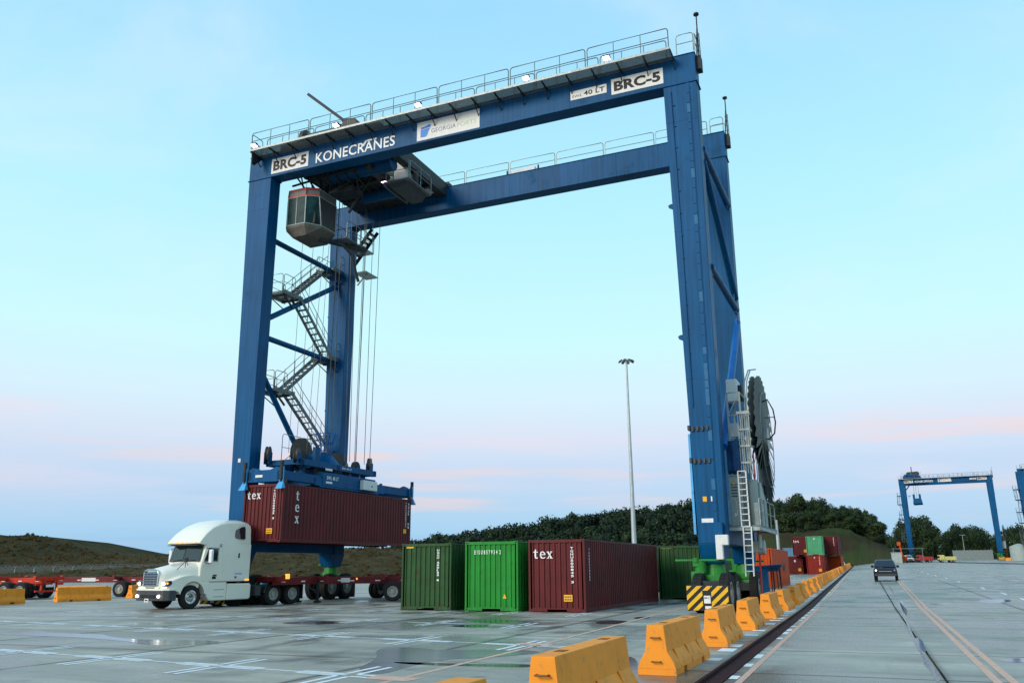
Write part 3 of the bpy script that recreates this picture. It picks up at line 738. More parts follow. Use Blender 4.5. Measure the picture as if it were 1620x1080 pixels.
def bogie(root,u,v,s,detail):
    """turning wheel bogie with hazard board facing outwards; s is the outward direction along v"""
    g=MB()
    g.cyl((u,v,1.35),(u,v,1.86),.42,.36,seg=20); g.box((u-.42,v-.5,1.2),(u+.42,v+.5,1.42)); g.cyl((u,v,1.15),(u,v,1.22),.55,seg=20)
    g.prism([(-.55,.75),(.55,.75),(.42,1.35),(-.42,1.35)],lambda p,q,w:(u+w,v+p,q),-.38,.38)
    g.cyl((u-.5,v+s*.55,1.5),(u-.5,v+s*.55,1.95),.22,.24,seg=14); g.box((u-.85,v+s*.55-.2,.95),(u-.35,v+s*.55+.2,1.55))
    b=g.build('bogie',CGREEN,root,bevel=.02)
    y=MB(); y.tube([(u-1.45,v+s*.75,1.98),(u+.8,v+s*.75,1.98)],.045,8); y.cyl((u-.62,v+s*.75,1.9),(u-.62,v+s*.75,2.08),.12,seg=12); y.box((u-.75,v+s*.6,1.75),(u-.5,v+s*.8,1.98))
    y.build('steering_bar',CGREEN,b)
    c=MB(); c.box((u-.62,v-1.0,.62),(u+.62,v+1.0,.98)); c.box((u-.72,v+s*1.15-.12,.85),(u+.72,v+s*1.15+.12,1.2)); 
    for q in (-.25,.15,.5): c.cyl((u+q,v+s*1.0,1.0),(u+q,v+s*1.2,1.15),.10,seg=8)
    c.build('equaliser_frame',DARK,b,bevel=.02)
    for dv in (-.78,.78):
        for du in (-.52,.52):
            tyre_wheel(b,(u+du,v+dv,.74),.74,.42,RIM,'x',rr=.55,side=1 if du>0 else -1,detail=detail>1)
    # hazard board
    hb=MB(); y0=v+s*1.62; x0,x1,z0,z1=u-.90,u+.72,.10,1.05
    hb.box((x0,min(y0,y0-s*.25),z0),(x1,max(y0,y0-s*.25),z1))
    h=hb.build('hazard_board',BLACKP,b,bevel=.02)
    ym=MB(); w=.17
    for side,(xa,xb) in ((1,(x0+.02,u-.28)),(1,(u+.06,x1-.02)),(1,(u-.26,u+.04))):
        k=-3.0
        while k<4:
            pl=[(x0+k,z0),(x0+k+w*1.2,z0),(x0+k+w*1.2+1.05,z1),(x0+k+1.05,z1)]
            lo=z0+.02 if (xa,xb)!=(u-.26,u+.04) else z1-.2
            c=clip_poly(pl,xa,lo,xb,z1-.03)
            if len(c)>2:
                ym.prism(c,lambda p,q,ww:(p,ww,q),y0+s*.001,y0+s*.008)
            k+=w*2.35
    ym.build('hazard_stripes',YEL,h)
    pm=MB(); pm.box((u-.23,y0,.38),(u+.02,y0+s*.012,.66)); pm.box((u-.20,y0,.18),(u+.04,y0+s*.012,.28))
    pm.build('bogie_number_plate',SIGNW,h)
    t=text_mb('BRC' if s<0 else 'BRC',(u-.21,y0-.013,.54),(1,0,0),(0,0,1),.2,.07,.002,.02) if s<0 else None
    if t: t.build('lettering',BLACKT,h)
def reel(root,u,v,z,n=36):
    """cable reel standing on edge: hub, swept radial plates and rim tube"""
    m=MB(); m.cyl((u-.35,v,z),(u+.35,v,z),.55,seg=20); m.cyl((u-.8,v,z),(u-.3,v,z),.25,seg=14)
    r0=m.build('cable_reel',GALV,root,smooth=40)
    for side in (-.13,.13):
        base=None
        for k in range(n):
            t=2*PI*k/n
            if base is None:
                p=MB(); 
                p.hexa([(-.012,-.10,.45),(.05,.10,.45),(.062,.10,.45),(.0,-.10,.45)],[(-.012,-.22,3.0),(.09,.20,3.0),(.102,.20,3.0),(.0,-.22,3.0)])
                base=p.build('reel_plate',REELM,r0,loc=(u+side,v,z)); o=base
            else:
                o=bpy.data.objects.new('reel_plate',base.data); COL.objects.link(o); o.parent=r0; o.location=(u+side,v,z)
            o.rotation_euler.x=t
    m=MB(); pts=[(u,v+1.2*math.cos(a*PI/18),z+1.2*math.sin(a*PI/18)) for a in range(37)]; m.tube(pts,.2,8); m.build('cable_coil',BLACKP,r0,smooth=60)
    m=MB()
    for rr in (2.2,):
        for s in (-.3,.3): m.tube([(u+s,v+rr*math.cos(a*PI/18),z+rr*math.sin(a*PI/18)) for a in range(37)],.02,5)
    m.build('stiffening_ring',GALV,r0)
    m=MB(); m.tube([(u+.25,v-.5,z+1.7),(u+.5,v-.5,z+1.8),(u+.72,v-.5,z+1.3),(u+.78,v-.5,z+.7),(u+.7,v-.5,z+.2),(u+.45,v-.5,z-.05),(u+.2,v-.5,z-.05)],.035,6)
    m.tube([(u+.3,v-.5,z+.95),(u+.78,v-.5,z+.95)],.02,5); m.build('hose_loop',BLACKP,r0,smooth=60)
    m=MB(); m.tube([(u-.1,v-3.1,3.0),(u-.1,v-3.1,.4)],.03,6); m.tube([(u-.02,v-3.0,6.5),(u-.05,v-3.12,3.5),(u-.1,v-3.1,.5)],.035,6); m.build('feed_cable',REDT,r0)
def machinery(root,D,GD):
    B=lambda mb,n,m,**k: mb.build(n,m,root,**k)
    # equipment platform at the right side, house, ladder, railing
    p=B(MB().box((-.15,1.0,3.28),(1.15,6.6,3.36)).box((-.15,1.0,3.15),(1.15,1.08,3.36)).box((1.08,1.0,3.15),(1.15,6.6,3.36)),'equipment_platform',CABGREY)
    r=MB(); railing_mb(r,(1.12,1.05,3.36),(1.12,6.5,3.36),1.1,sections=3,r=.024); railing_mb(r,(-.1,.9,3.36),(.30,.9,3.36),1.05,sections=1,r=.024); r.build('railing',GALV,p)
    h=MB(); h.box((-.08,1.35,3.37),(.42,3.6,5.40)); h.box((-.10,1.30,5.40),(.46,3.65,5.47)); h=h.build('equipment_house',CABGREY,root,bevel=.02)
    MB().box((-.05,1.34,3.5),(.38,1.348,5.3)).build('door',CABGREY,h,bevel=.01); MB().box((.3,1.31,4.3),(.33,1.345,4.5)).build('handle',DARK,h)
    B(MB().cyl((.8,2.2,3.37),(.8,2.2,5.3),.18,seg=16).box((.5,2.8,3.37),(1.0,4.8,5.25)),'hydraulic_tank',CABGREY,bevel=.02)
    for k in range(5): MB().box((.0,1.335,4.55+.12*k),(.26,1.346,4.60+.12*k)).build('louvre',GREYP,h)
    for (z,s_) in ((5.05,.10),(3.75,.14)): MB().box((.08,1.33,z),(.08+s_,1.337,z+s_)).build('warning_label',YELS if s_<.12 else SIGNW,h)
    for k in range(3): B(MB().tube([(.50+.09*k,1.28,3.4),(.50+.09*k,1.28,5.4),(.48+.09*k,1.5,5.9),(.45+.07*k,2.4,6.1+.15*k)],.022,6),'conduit',RAILM)
    B(MB().cyl((.95,1.6,3.37),(.95,1.6,4.3),.13,seg=14),'gas_bottle',CABGREY,smooth=40)
    l=MB()
    for u in (.44,.76): l.beam((u-.03,.84,1.35),(u,.92,3.3),.05,.05); l.beam((u-.05,.92,3.3),(u-.05,.92,5.55),.05,.05)
    for k in range(17):
        z=1.55+.25*k; sh=-.03 if z<3.3 else -.05
        l.beam((.44+sh,.88,z),(.76+sh,.88,z),.035,.035)
    B(l,'access_ladder',WHITE)
    # upper tower: posts, caged ladder, motor box, tarpaulin
    t=MB()
    for (u,v) in ((.10,1.4),(.62,1.4),(.10,3.2),(.62,3.2)): t.beam((u,v,5.47),(u,v,9.0),.07,.07)
    for z in (7.0,8.0,8.98): t.beam((.10,1.4,z),(.62,1.4,z),.05,.05); t.beam((.62,1.4,z),(.62,3.2,z),.05,.05)
    t.beam((.10,1.4,8.0),(.62,1.4,8.95),.04,.04)
    B(t,'reel_tower',CABGREY)
    c=MB()
    for z in (5.9,6.6,7.3,8.0): 
        c.box((.50,1.25,z),(.98,1.32,z+.07)); c.box((.94,1.25,z),(.98,1.8,z+.07)); c.box((.50,1.25,z),(.54,1.8,z+.07))
    for k in range(6): c.box((.50+.09*k,1.27,5.5),(.52+.09*k,1.29,8.05))
    c.box((.46,1.24,8.0),(1.0,1.3,8.12)); B(c,'ladder_cage',GALV)
    for s in (0,.09):
        g=MB().tube([(.78+s,1.6,5.9),(.78+s,1.7,8.4),(.80+s,2.2,9.6),(.86+s,3.2,10.3),(.95+s,4.5,10.6)],.03,6); B(g,'guide_tube',CABGREY,smooth=60)
    m=MB().box((-.02,2.2,8.75),(.45,3.2,9.75)); B(m,'motor_box',WHITE,bevel=.03)
    m=MB().box((.46,2.4,8.85),(.62,3.0,9.5)); B(m,'motor',DARK,bevel=.03)
    m=MB().box((0,2.0,7.15),(.38,2.9,7.75)); B(m,'valve_unit',WHITE,bevel=.02)
    m=MB(); vs=[]; n=10
    for j in range(7):
        for i in range(n+1):
            s=i/n; a=(-.08+.52*s); z=7.1-1.5*(j/6)-.28*math.sin(s*PI)*(1-j/6)-.02*math.sin(i*2.1+j); vs.append((a,1.30-.06*math.sin(i*1.3)*(j/6)-.12*math.sin(s*PI),z))
    m.add(vs,[(j*(n+1)+i,j*(n+1)+i+1,(j+1)*(n+1)+i+1,(j+1)*(n+1)+i) for j in range(6) for i in range(n)])
    m.box((-.07,1.35,5.5),(.44,2.0,6.9)); B(m,'tarpaulin',TARP,smooth=70)
    reel(root,.88,5.6,7.45)
    # cable guide arm with hanging tails at the rear bogie
    m=MB(); m.box((-.3,6.2,1.5),(1.1,6.5,1.75)); m.box((.35,6.1,.3),(.62,6.6,1.6)); m.beam((.3,6.3,1.7),(1.25,6.3,1.75),.3,.12); B(m,'guide_arm',BLUE,bevel=.01)
    m=MB()
    for k,q in enumerate((.75,.85,1.02,1.15)): m.tube([(q,6.2,1.7),(q+.02,6.2,.9),(q-.01,6.2,.25)],.025+.015*(k%2),6)
    B(m,'hanging_cable',BLACKP)
    m=MB(); m.cyl((.75,2.6,2.5),(1.05,2.6,2.5),.3,seg=16); m.cyl((.9,2.2,2.45),(.9,2.2,3.0),.08,seg=8); m.box((.3,2.3,2.3),(.8,2.9,2.75)); B(m,'gear_motor',CABGREY,bevel=.02)
    m=MB(); m.prism([(-.42,0),(.08,0),(.08,-.40),(-.15,-.40),(-.15,-.95),(-.42,-.95)],lambda p,q,w:(-.05+p,w,2.95+q),-.55,-.27); B(m,'antenna_cover',WHITE,bevel=.03)
CR_LOC=(-4.9,35.05,0); CR_RZ=-.02
crane(CR_LOC,CR_RZ,'5','blue rubber tyred gantry crane in the foreground, signed BRC-5, lifting a red container')
# ------------------------------------------------------------------ trolley on the girders
def trolley():
    root=empty('crane_trolley',CR_LOC,CR_RZ,'dark hoist trolley with hanging cab riding on the foreground crane girders','trolley')
    B=lambda mb,n,m,**k: mb.build(n,m,root,**k)
    f=MB()
    f.box((-23.8,.9,24.3),(-19.6,8.0,24.75)); f.box((-19.6,1.0,24.35),(-17.3,1.5,24.7)); f.box((-19.6,7.3,24.35),(-17.3,7.9,24.7)); f.box((-19.6,4.2,24.35),(-17.3,4.6,24.7)); f.box((-17.7,1.0,24.3),(-17.2,7.9,24.7)); [f.tube([(-23.5+.6*k,1.2,24.15),(-23.2+.6*k,4,23.95),(-23.4+.6*k,7.6,24.15)],.04,5) for k in range(6)]; f.box((-23.9,-.0,25.05),(-17.2,.8,25.4)); f.box((-23.9,8.15,25.05),(-17.2,8.9,25.4)); f.box((-23.8,.86,24.6),(-23.4,8.1,25.3)); f.box((-17.7,.86,24.6),(-17.3,8.1,25.3))
    for v in (2.,4.,6.): f.beam((-23.6,v,24.25),(-17.4,v,24.25),.25,.3)
    B(f,'trolley_frame',DARK,bevel=.02)
    B(MB().cyl((-21.8,2.2,24.0),(-17.6,2.2,24.0),.42,seg=24),'rope_drum',BLUE,smooth=40); B(MB().cyl((-21.8,5.6,24.1),(-17.8,5.6,24.1),.4,seg=24),'rope_drum',BLUE,smooth=40)
    m=MB(); m.cyl((-18.9,1.4,23.75),(-18.2,6.0,23.75),.14,seg=12); B(m,'drive_shaft',GREASE,smooth=40)
    # machinery standing above the girder
    m=MB(); m.cyl((-23.6,1.8,26.5),(-23.35,1.8,26.5),.62,seg=24); m.cyl((-23.35,1.8,26.45),(-21.2,1.8,26.45),.42,seg=20); m.cyl((-21.1,1.8,26.5),(-20.95,1.8,26.5),.5,seg=20)
    m.box((-20.9,1.5,25.9),(-19.9,2.3,26.6)); m.box((-22.9,1.4,25.4),(-20.2,2.4,26.0)); m.prism([(0,0),(1.5,0),(1.2,.75),(.5,.85)],lambda p,q,w:(-20.9+p,w,26.1+q),1.2,1.9)
    B(m,'hoist_machinery',GREASE,smooth=40)
    m=MB(); m.beam((-23.35,1.5,29.45),(-20.7,1.5,27.1),.13,.17); m.beam((-20.7,1.5,27.1),(-20.2,1.5,26.2),.15,.2); B(m,'davit_arm',CBLK)
    # service platform with electric cabinets on the right
    p=MB().box((-18.6,2.8,23.2),(-16.9,5.4,23.28)).box((-18.6,2.8,23.0),(-18.5,5.4,23.28)); p=B(p,'service_platform',GRATE)
    MB().prism([(0,0),(1.3,0),(1.0,-.4),(.3,-.4)],lambda a,b,w:(-18.4+a,w,23.2+b),3.0,5.2).build('platform_tray',GREYP,p)
    r=MB(); railing_mb(r,(-18.5,2.8,23.28),(-16.9,2.8,23.28),1.1,sections=1); railing_mb(r,(-16.9,2.8,23.28),(-16.9,5.4,23.28),1.1,sections=1); r.build('railing',GALV,p)
    c=B(MB().box((-18.3,3.4,23.3),(-17.45,4.6,25.2)),'electric_cabinet',WHITE,bevel=.02)
    m=MB()
    for z in (23.6,24.1,24.6): m.box((-18.75,3.3,z),(-18.35,3.9,z+.25))
    B(m,'resistor_bank',WHITE,bevel=.01)
    B(MB().cyl((-17.2,4.0,23.3),(-17.2,4.0,24.3),.18,seg=10),'motor',GREASE); B(MB().box((-19.6,2.9,24.0),(-18.8,4.2,25.3)),'gearbox',GREASE,bevel=.05)
    fl=MB().box((-.22,-.08,0),(.22,.1,.14)).build('floodlight',DARK,root,loc=(-19.05,3.6,23.75)); MB().box((-.19,-.085,-.02),(.19,.08,-.001)).build('lens',LAMPW,fl)
    # lattice hanger and operator's cab
    m=MB(); random.seed(9)
    for i in range(7):
        u=-23.9+i*.62
        m.beam((u,1.3,24.3),(u+.5,2.6,23.0),.07,.07); m.beam((u+.5,1.3,24.3),(u,2.6,23.0),.07,.07); m.beam((u,3.2,24.3),(u+.5,2.2,22.9),.07,.07)
    for v in (1.3,2.6,3.2): m.beam((-23.9,v,23.4),(-19.6,v,23.7),.09,.09)
    m.beam((-21.5,1.6,22.6),(-19.8,3.0,24.3),.1,.1); m.beam((-21.2,3.2,22.0),(-19.6,3.2,24.3),.12,.12); m.box((-21.6,2.2,22.9),(-20.3,3.3,23.2))
    B(m,'cab_hanger',DARK)
    # cab: octagonal tapering box with glass
    CABG2=mat('cab_shell_grey',(.17,.18,.175),.5,var=.1); CABG3=mat('cab_floor_grey',(.13,.115,.095),.6,var=.2,scale=3)
    z0,z1=20.55,23.0
    def ring(z,k,f):  # plan outline; near side -v; k shrink
        return [(-24.3+k,1.5,z),(-24.0+k,1.15+k*.5,z),(-22.75,1.15+k*.4,z),(-22.15-k,1.6+f,z),(-22.1-k,3.2,z),(-24.3+k,3.2,z)]
    body=MB()
    def band(za,zb,ka,kb,fa,fb,mi,which=range(6)):
        a=ring(za,ka,fa);b=ring(zb,kb,fb)
        body.add(a+b,[(i,(i+1)%6,6+(i+1)%6,6+i) for i in which],mi)
    band(22.55,z1,0,0.02,0,.0,0); band(z1,z1+.08,.02,.3,0,.1,1)
    body.add(ring(z1+.08,.3,.1),[tuple(range(6))],1)
    band(20.85,22.55,0,0,.3,0,2,(1,2)); band(20.85,22.55,0,0,.3,0,3,(0,3,4,5)); band(20.7,20.85,.0,0,.3,.3,4)
    band(20.2,20.7,.5,0.0,.6,.3,4); body.add(ring(20.2,.5,.6),[tuple(range(6))],4)
    cb=B(body,'operator_cab',[CABG2,DARK,GLASSC,GREYP,CABG3])
    fr=MB()
    a=ring(20.85,0,.3);b=ring(22.55,0,0)
    for i in (0,1,2,3,4,5): fr.beam(a[i],b[i],.05,.05)
    for rr in (a,b,ring(z1,.02,0)):
        for i in range(6): fr.beam(rr[i],rr[(i+1)%6],.05,.05)
    mid=[Vector(a[1]).lerp(Vector(a[2]),.5),Vector(b[1]).lerp(Vector(b[2]),.5)]; fr.beam(mid[0],mid[1],.04,.04)
    fr.build('window_frame',CABGREY,cb)
    rd=MB(); c=ring(22.60,0,0); d=ring(22.96,.02,0)
    for i in (0,1,2,): rd.beam(Vector(d[i])+Vector((0,-.02,.04)),Vector(d[i+1])+Vector((0,-.02,.04)),.03,.10)
    rd.beam(Vector(c[1])+Vector((0,-.02,0)),Vector(c[2])+Vector((0,-.02,0)),.03,.08); rd.beam(Vector(c[1])+Vector((0,-.02,0)),Vector(d[1])+Vector((0.03,-.02,0)),.03,.08); rd.beam(Vector(c[2])+Vector((0,-.02,0)),Vector(d[2])+Vector((0,-.02,0)),.03,.08); rd.beam(Vector(c[2])+Vector((0,-.02,0)),Vector(c[3])+Vector((0,-.02,0)),.03,.08)
    rd.build('red_trim',REDT,cb)
    st=MB(); st.box((-23.2,1.8,20.9),(-22.6,2.4,21.3)); st.box((-23.2,2.3,21.3),(-22.6,2.45,22.1)); st.box((-22.5,1.5,20.9),(-22.3,2.0,21.6)); st.build('operator_seat',BLACKP,cb,bevel=.04)
    ml=MB(); 0 and ml.beam((-23.0,1.75,22.4),(-23.5,1.75,21.0),.30,.06)
    # catwalk from the cab to the stair
    w=MB(); w.box((-22.3,3.2,20.45),(-21.3,6.2,20.52)); w=B(w,'cab_walkway',GRATE)
    r=MB(); railing_mb(r,(-21.3,3.2,20.52),(-21.3,6.2,20.52),1.05,sections=2); railing_mb(r,(-22.3,3.2,20.52),(-22.3,6.2,20.52),1.05,sections=2); r.build('railing',GALV,w)
    m=MB(); m.tube([(-22.2,3.0,20.3),(-21.6,3.3,20.1),(-21.2,3.8,19.5),(-21.1,4.0,18.6),(-21.0,4.2,18.0)],.09,8); m.beam((-22.6,2.4,20.25),(-21.2,5.2,20.35),.2,.2); B(m,'cab_arm',DARK)
    return root
trolley()
# ------------------------------------------------------------------ containers
CMESH={}
def cont_parts(Lc,Hc,m,kind='corrugated',door=False):
    key=(Lc,Hc,m.name)
    if key in CMESH: return CMESH[key]
    w=1.22; out={}
    # corner posts and rails
    f=MB()
    for x in (-1,1):
        for y in (0,1):
            xx=x*(w-.08); yy=.08 if y==0 else Lc-.08
            f.box((min(xx,x*w)-.0,yy-.075,.12),(max(xx,x*w),yy+.075,Hc-.12))
        f.box((min(x*(w-.06),x*w),.17,.02),(max(x*(w-.06),x*w),Lc-.17,.17)); f.box((min(x*(w-.06),x*w),.17,Hc-.08),(max(x*(w-.06),x*w),Lc-.17,Hc-.01))
    for y in (.0,Lc-.10):
        f.box((-w+.17,y,Hc-.13),(w-.17,y+.10,Hc-.012))
        f.box((-w+.17,y,.03),(-.42,y+.1,.17)); f.box((.42,y,.03),(w-.17,y+.1,.17)); f.box((-.42,y,.11),(.42,y+.1,.17))
    f.box((-w+.05,.05,.10),(w-.05,Lc-.05,.14))
    out['frame']=(f.mesh('frame',[m]),[m])
    # end wall: five trapezoid ribs
    def corr(n,Lw,depth,flat=.36):
        pts=[(0,0)]; p=Lw/n
        for i in range(n):
            a=i*p; pts+=[(a+p*flat/2,0),(a+p*(flat/2+.12),depth),(a+p*(flat/2+.12+flat),depth),(a+p*(flat/2+.24+flat),0)]
        pts.append((Lw,0)); return pts
    e=MB(); c=corr(9,2*w-.30,.045,.40); vs=[]
    for x,d in c: vs+=[(-w+.15+x,.03+d,.17),(-w+.15+x,.03+d,Hc-.13)]
    e.add(vs,[(2*i,2*i+2,2*i+3,2*i+1) for i in range(len(c)-1)])
    e.box((-w+.15,.085,.17),(w-.15,.10,Hc-.13))
    out['end_wall']=(e.mesh('end_wall',[m]),[m])
    for s,nm in ((1,'a'),(-1,'b')):
        e=MB(); c=corr(int(round(Lc/.29)),Lc-.30,.036,.30); vs=[]
        for y,d in c: vs+=[(s*(w-.012-d),.15+y,.17),(s*(w-.012-d),.15+y,Hc-.08)]
        e.add(vs,[(2*i,2*i+2,2*i+3,2*i+1) for i in range(len(c)-1)])
        e.box((s*(w-.065)-.004,.15,.17),(s*(w-.065)+.004,Lc-.15,Hc-.08))
        out['side_wall'+nm]=(e.mesh('side_wall',[m]),[m])
    e=MB(); c=corr(22,Lc-.3,.02,.3); vs=[]
    for y,d in c: vs+=[(-w+.05,.15+y,Hc-.03-d),(w-.05,.15+y,Hc-.03-d)]
    e.add(vs,[(2*i,2*i+2,2*i+3,2*i+1) for i in range(len(c)-1)]); out['roof']=(e.mesh('roof',[m]),[m])
    # rear doors
    e=MB()
    for s in (-1,1):
        e.box((min(0,s*(w-.16))+.01*(s>0),Lc-.07,.18),(max(0,s*(w-.16))-.01*(s<0),Lc-.03,Hc-.14))
    out['door']=(e.mesh('door',[m]),[m])
    e=MB()
    for x in (-.85,-.35,.35,.85): e.cyl((x,Lc-.01,.15),(x,Lc-.01,Hc-.12),.02,seg=6)
    out['lock_rod']=(e.mesh('lock_rod',[GALV]),[GALV])
    # corner castings
    e=MB(); e.box((-.09,-.09,-.06),(.09,.09,.06)); e.box((-.035,-.093,-.025),(.035,-.088,.025),1); e.box((-.093,-.04,-.025),(.093,.04,.025),1)  # black blocks on the faces: shade of the holes put in as colour
    out['cast']=(e.mesh('corner_casting',[m,BLACKP]),[m])
    CMESH[key]=out; return out
def container(m,loc,rz,Hc,label,Lc=12.19,marks=(),castings=True,group='shipping containers'):
    root=empty('shipping_container',loc,rz,label,'container',group)
    P=cont_parts(Lc,Hc,m)
    for k,(me,_) in P.items():
        if k=='cast': continue
        o=bpy.data.objects.new(k.rstrip('ab') if k.startswith('side') else k,me); COL.objects.link(o); o.parent=root
    for x in (-1.13,1.13):
        for y in (.085,Lc-.085):
            for z in (.06,Hc-.055):
                o=bpy.data.objects.new('corner_casting',P['cast'][0]); COL.objects.link(o); o.parent=root; o.location=(x,y,z)
    for t in marks:
        kind=t[0]
        if kind=='end':     # text on the end wall: text,x,z,w,h,material,bold
            _,s,x,z,wd,h,mm,bo=t; text_mb(s,(x,.020,z),(1,0,0),(0,0,1),wd,h,.006,bo).build('lettering',mm,root)
        elif kind=='endv':  # upright stack of characters on the end wall
            _,s,x,z,wd,h,mm=t; mb=MB(); n=len(s); ch=h/n
            for i,c in enumerate(s):
                if c==' ': continue
                q=text_mb(c,(x,.020,z-ch*(i+1)+ch*.12),(1,0,0),(0,0,1),wd if c not in '1I' else wd*.4,ch*.76,.006,.03); mb.add(q.v,q.f)
            mb.build('lettering',mm,root)
        elif kind=='side':
            _,s,y,z,wd,h,mm,bo=t; text_mb(s,(1.216,y,z),(0,1,0),(0,0,1),wd,h,.006,bo).build('lettering',mm,root)
        elif kind=='sidev':
            _,s,y,z,wd,h,mm=t; mb=MB(); n=len(s); ch=h/n
            for i,c in enumerate(s):
                if c==' ': continue
                q=text_mb(c,(1.216,y,z-ch*(i+1)+ch*.12),(0,1,0),(0,0,1),wd if c not in '1It' else wd*.6,ch*.76,.006,.03); mb.add(q.v,q.f)
            mb.build('lettering',mm,root)
        elif kind=='sticker':
            _,x,z,wd,h,mm=t; s=MB().box((x,.016,z),(x+wd,.028,z+h)).build('sticker',mm,root)
            if h>.15:
                q=MB()
                for k in range(2):
                    for j in range(3): q.box((x+wd*(.1+.28*j),.013,z+h*(.2+.4*k)),(x+wd*(.32+.28*j),.0155,z+h*(.36+.4*k)))
                q.build('sticker_print',BLACKT,s)
        elif kind=='sticker_side':
            _,y,z,wd,h,mm=t; MB().box((1.212,y,z),(1.222,y+wd,z+h)).build('sticker',mm,root)
        elif kind=='tri':
            _,x,z,s_=t; MB().prism([(x,z),(x+s_,z),(x+s_/2,z+s_*1.1)],lambda p,q,w:(p,w,q),.016,.028).build('sticker',YELS,root)
    return root
def serif_tex(root,org,xd,yd,sx,m=WHITET,stack=False):
    """the owner's lower case slab serif word"""
    G={'t':[[(0,.62),(.5,.62),(.5,.70),(0,.70)],[(.14,.15),(.30,.15),(.30,.98),(.14,.80)],[(.14,.16),(.22,.02),(.42,0),(.52,.10),(.46,.12),(.34,.12),(.30,.2)]],
       'e':[[(0,.2),(.14,.2),(.14,.55),(0,.5)],[(0,.5),(.14,.55),(.25,.64),(.25,.72),(.1,.68)],[(.25,.64),(.42,.56),(.58,.5),(.42,.70),(.25,.72)],[(.42,.56),(.44,.42),(.60,.42),(.58,.52)],[(.10,.36),(.60,.36),(.60,.43),(.10,.43)],[(0,.25),(.14,.25),(.26,.10),(.24,0),(.08,.06)],[(.26,.10),(.24,0),(.46,.02),(.60,.14),(.54,.17),(.42,.11)]],
       'x':[[(0,.70),(.26,.70),(.26,.64),(0,.64)],[(.38,.70),(.62,.70),(.62,.64),(.38,.64)],[(0,.06),(.24,.06),(.24,0),(0,0)],[(.36,.06),(.64,.06),(.64,0),(.36,0)],[(.04,.66),(.22,.66),(.60,.04),(.42,.04)],[(.46,.66),(.54,.66),(.20,.04),(.08,.04)]]}
    org=Vector(org);xd=Vector(xd);yd=Vector(yd);nd=xd.cross(yd); mb=MB(); off=Vector((0,0,0))
    for i,c in enumerate('tex'):
        for pl in G[c]:
            f=lambda p,q,w:org+off+xd*p*sx+yd*q*sx+nd*w
            mb.prism(pl,f,0,.012)
        off=off+(xd*sx*.74 if not stack else -yd*sx*1.12)
    mb.build('lettering',m,root)
HZ=2.85; HA=-.037
HS=1.02; hx,hy=-26.235*HS,34.454*HS
c_,s_=math.cos(HA),math.sin(HA)
HROOT=(hx-1.22*c_*HS,hy-1.22*s_*HS,1.76+1.26*HS)
REDMARKS=lambda Hc:[('endv','TGHU500845 3',.62,Hc-.30,.12,1.45,WHITET),('sticker',.30,.42,.36,.26,YELS),('sticker',-1.05,Hc-.10,.5,.045,YELS),('sticker',.45,Hc-.10,.5,.045,YELS)]
hc=container(CRED,HROOT,HA,HZ,'dark red container marked tex, hanging from the crane spreader above the truck',marks=REDMARKS(HZ)+[('sidev','TGHU5008453',11.55,HZ-.2,.10,1.5,WHITET),('sidev','45G1  ae',11.85,HZ-.2,.12,1.6,WHITET),('sticker_side',11.35,.78,.32,.26,YELS)])
hc.scale=(HS,HS,HS)
serif_tex(hc,(-1.02,.018,HZ-.72),(1,0,0),(0,0,1),.40); serif_tex(hc,(1.218,1.0,HZ-.78),(0,1,0),(0,0,1),.50,stack=True)
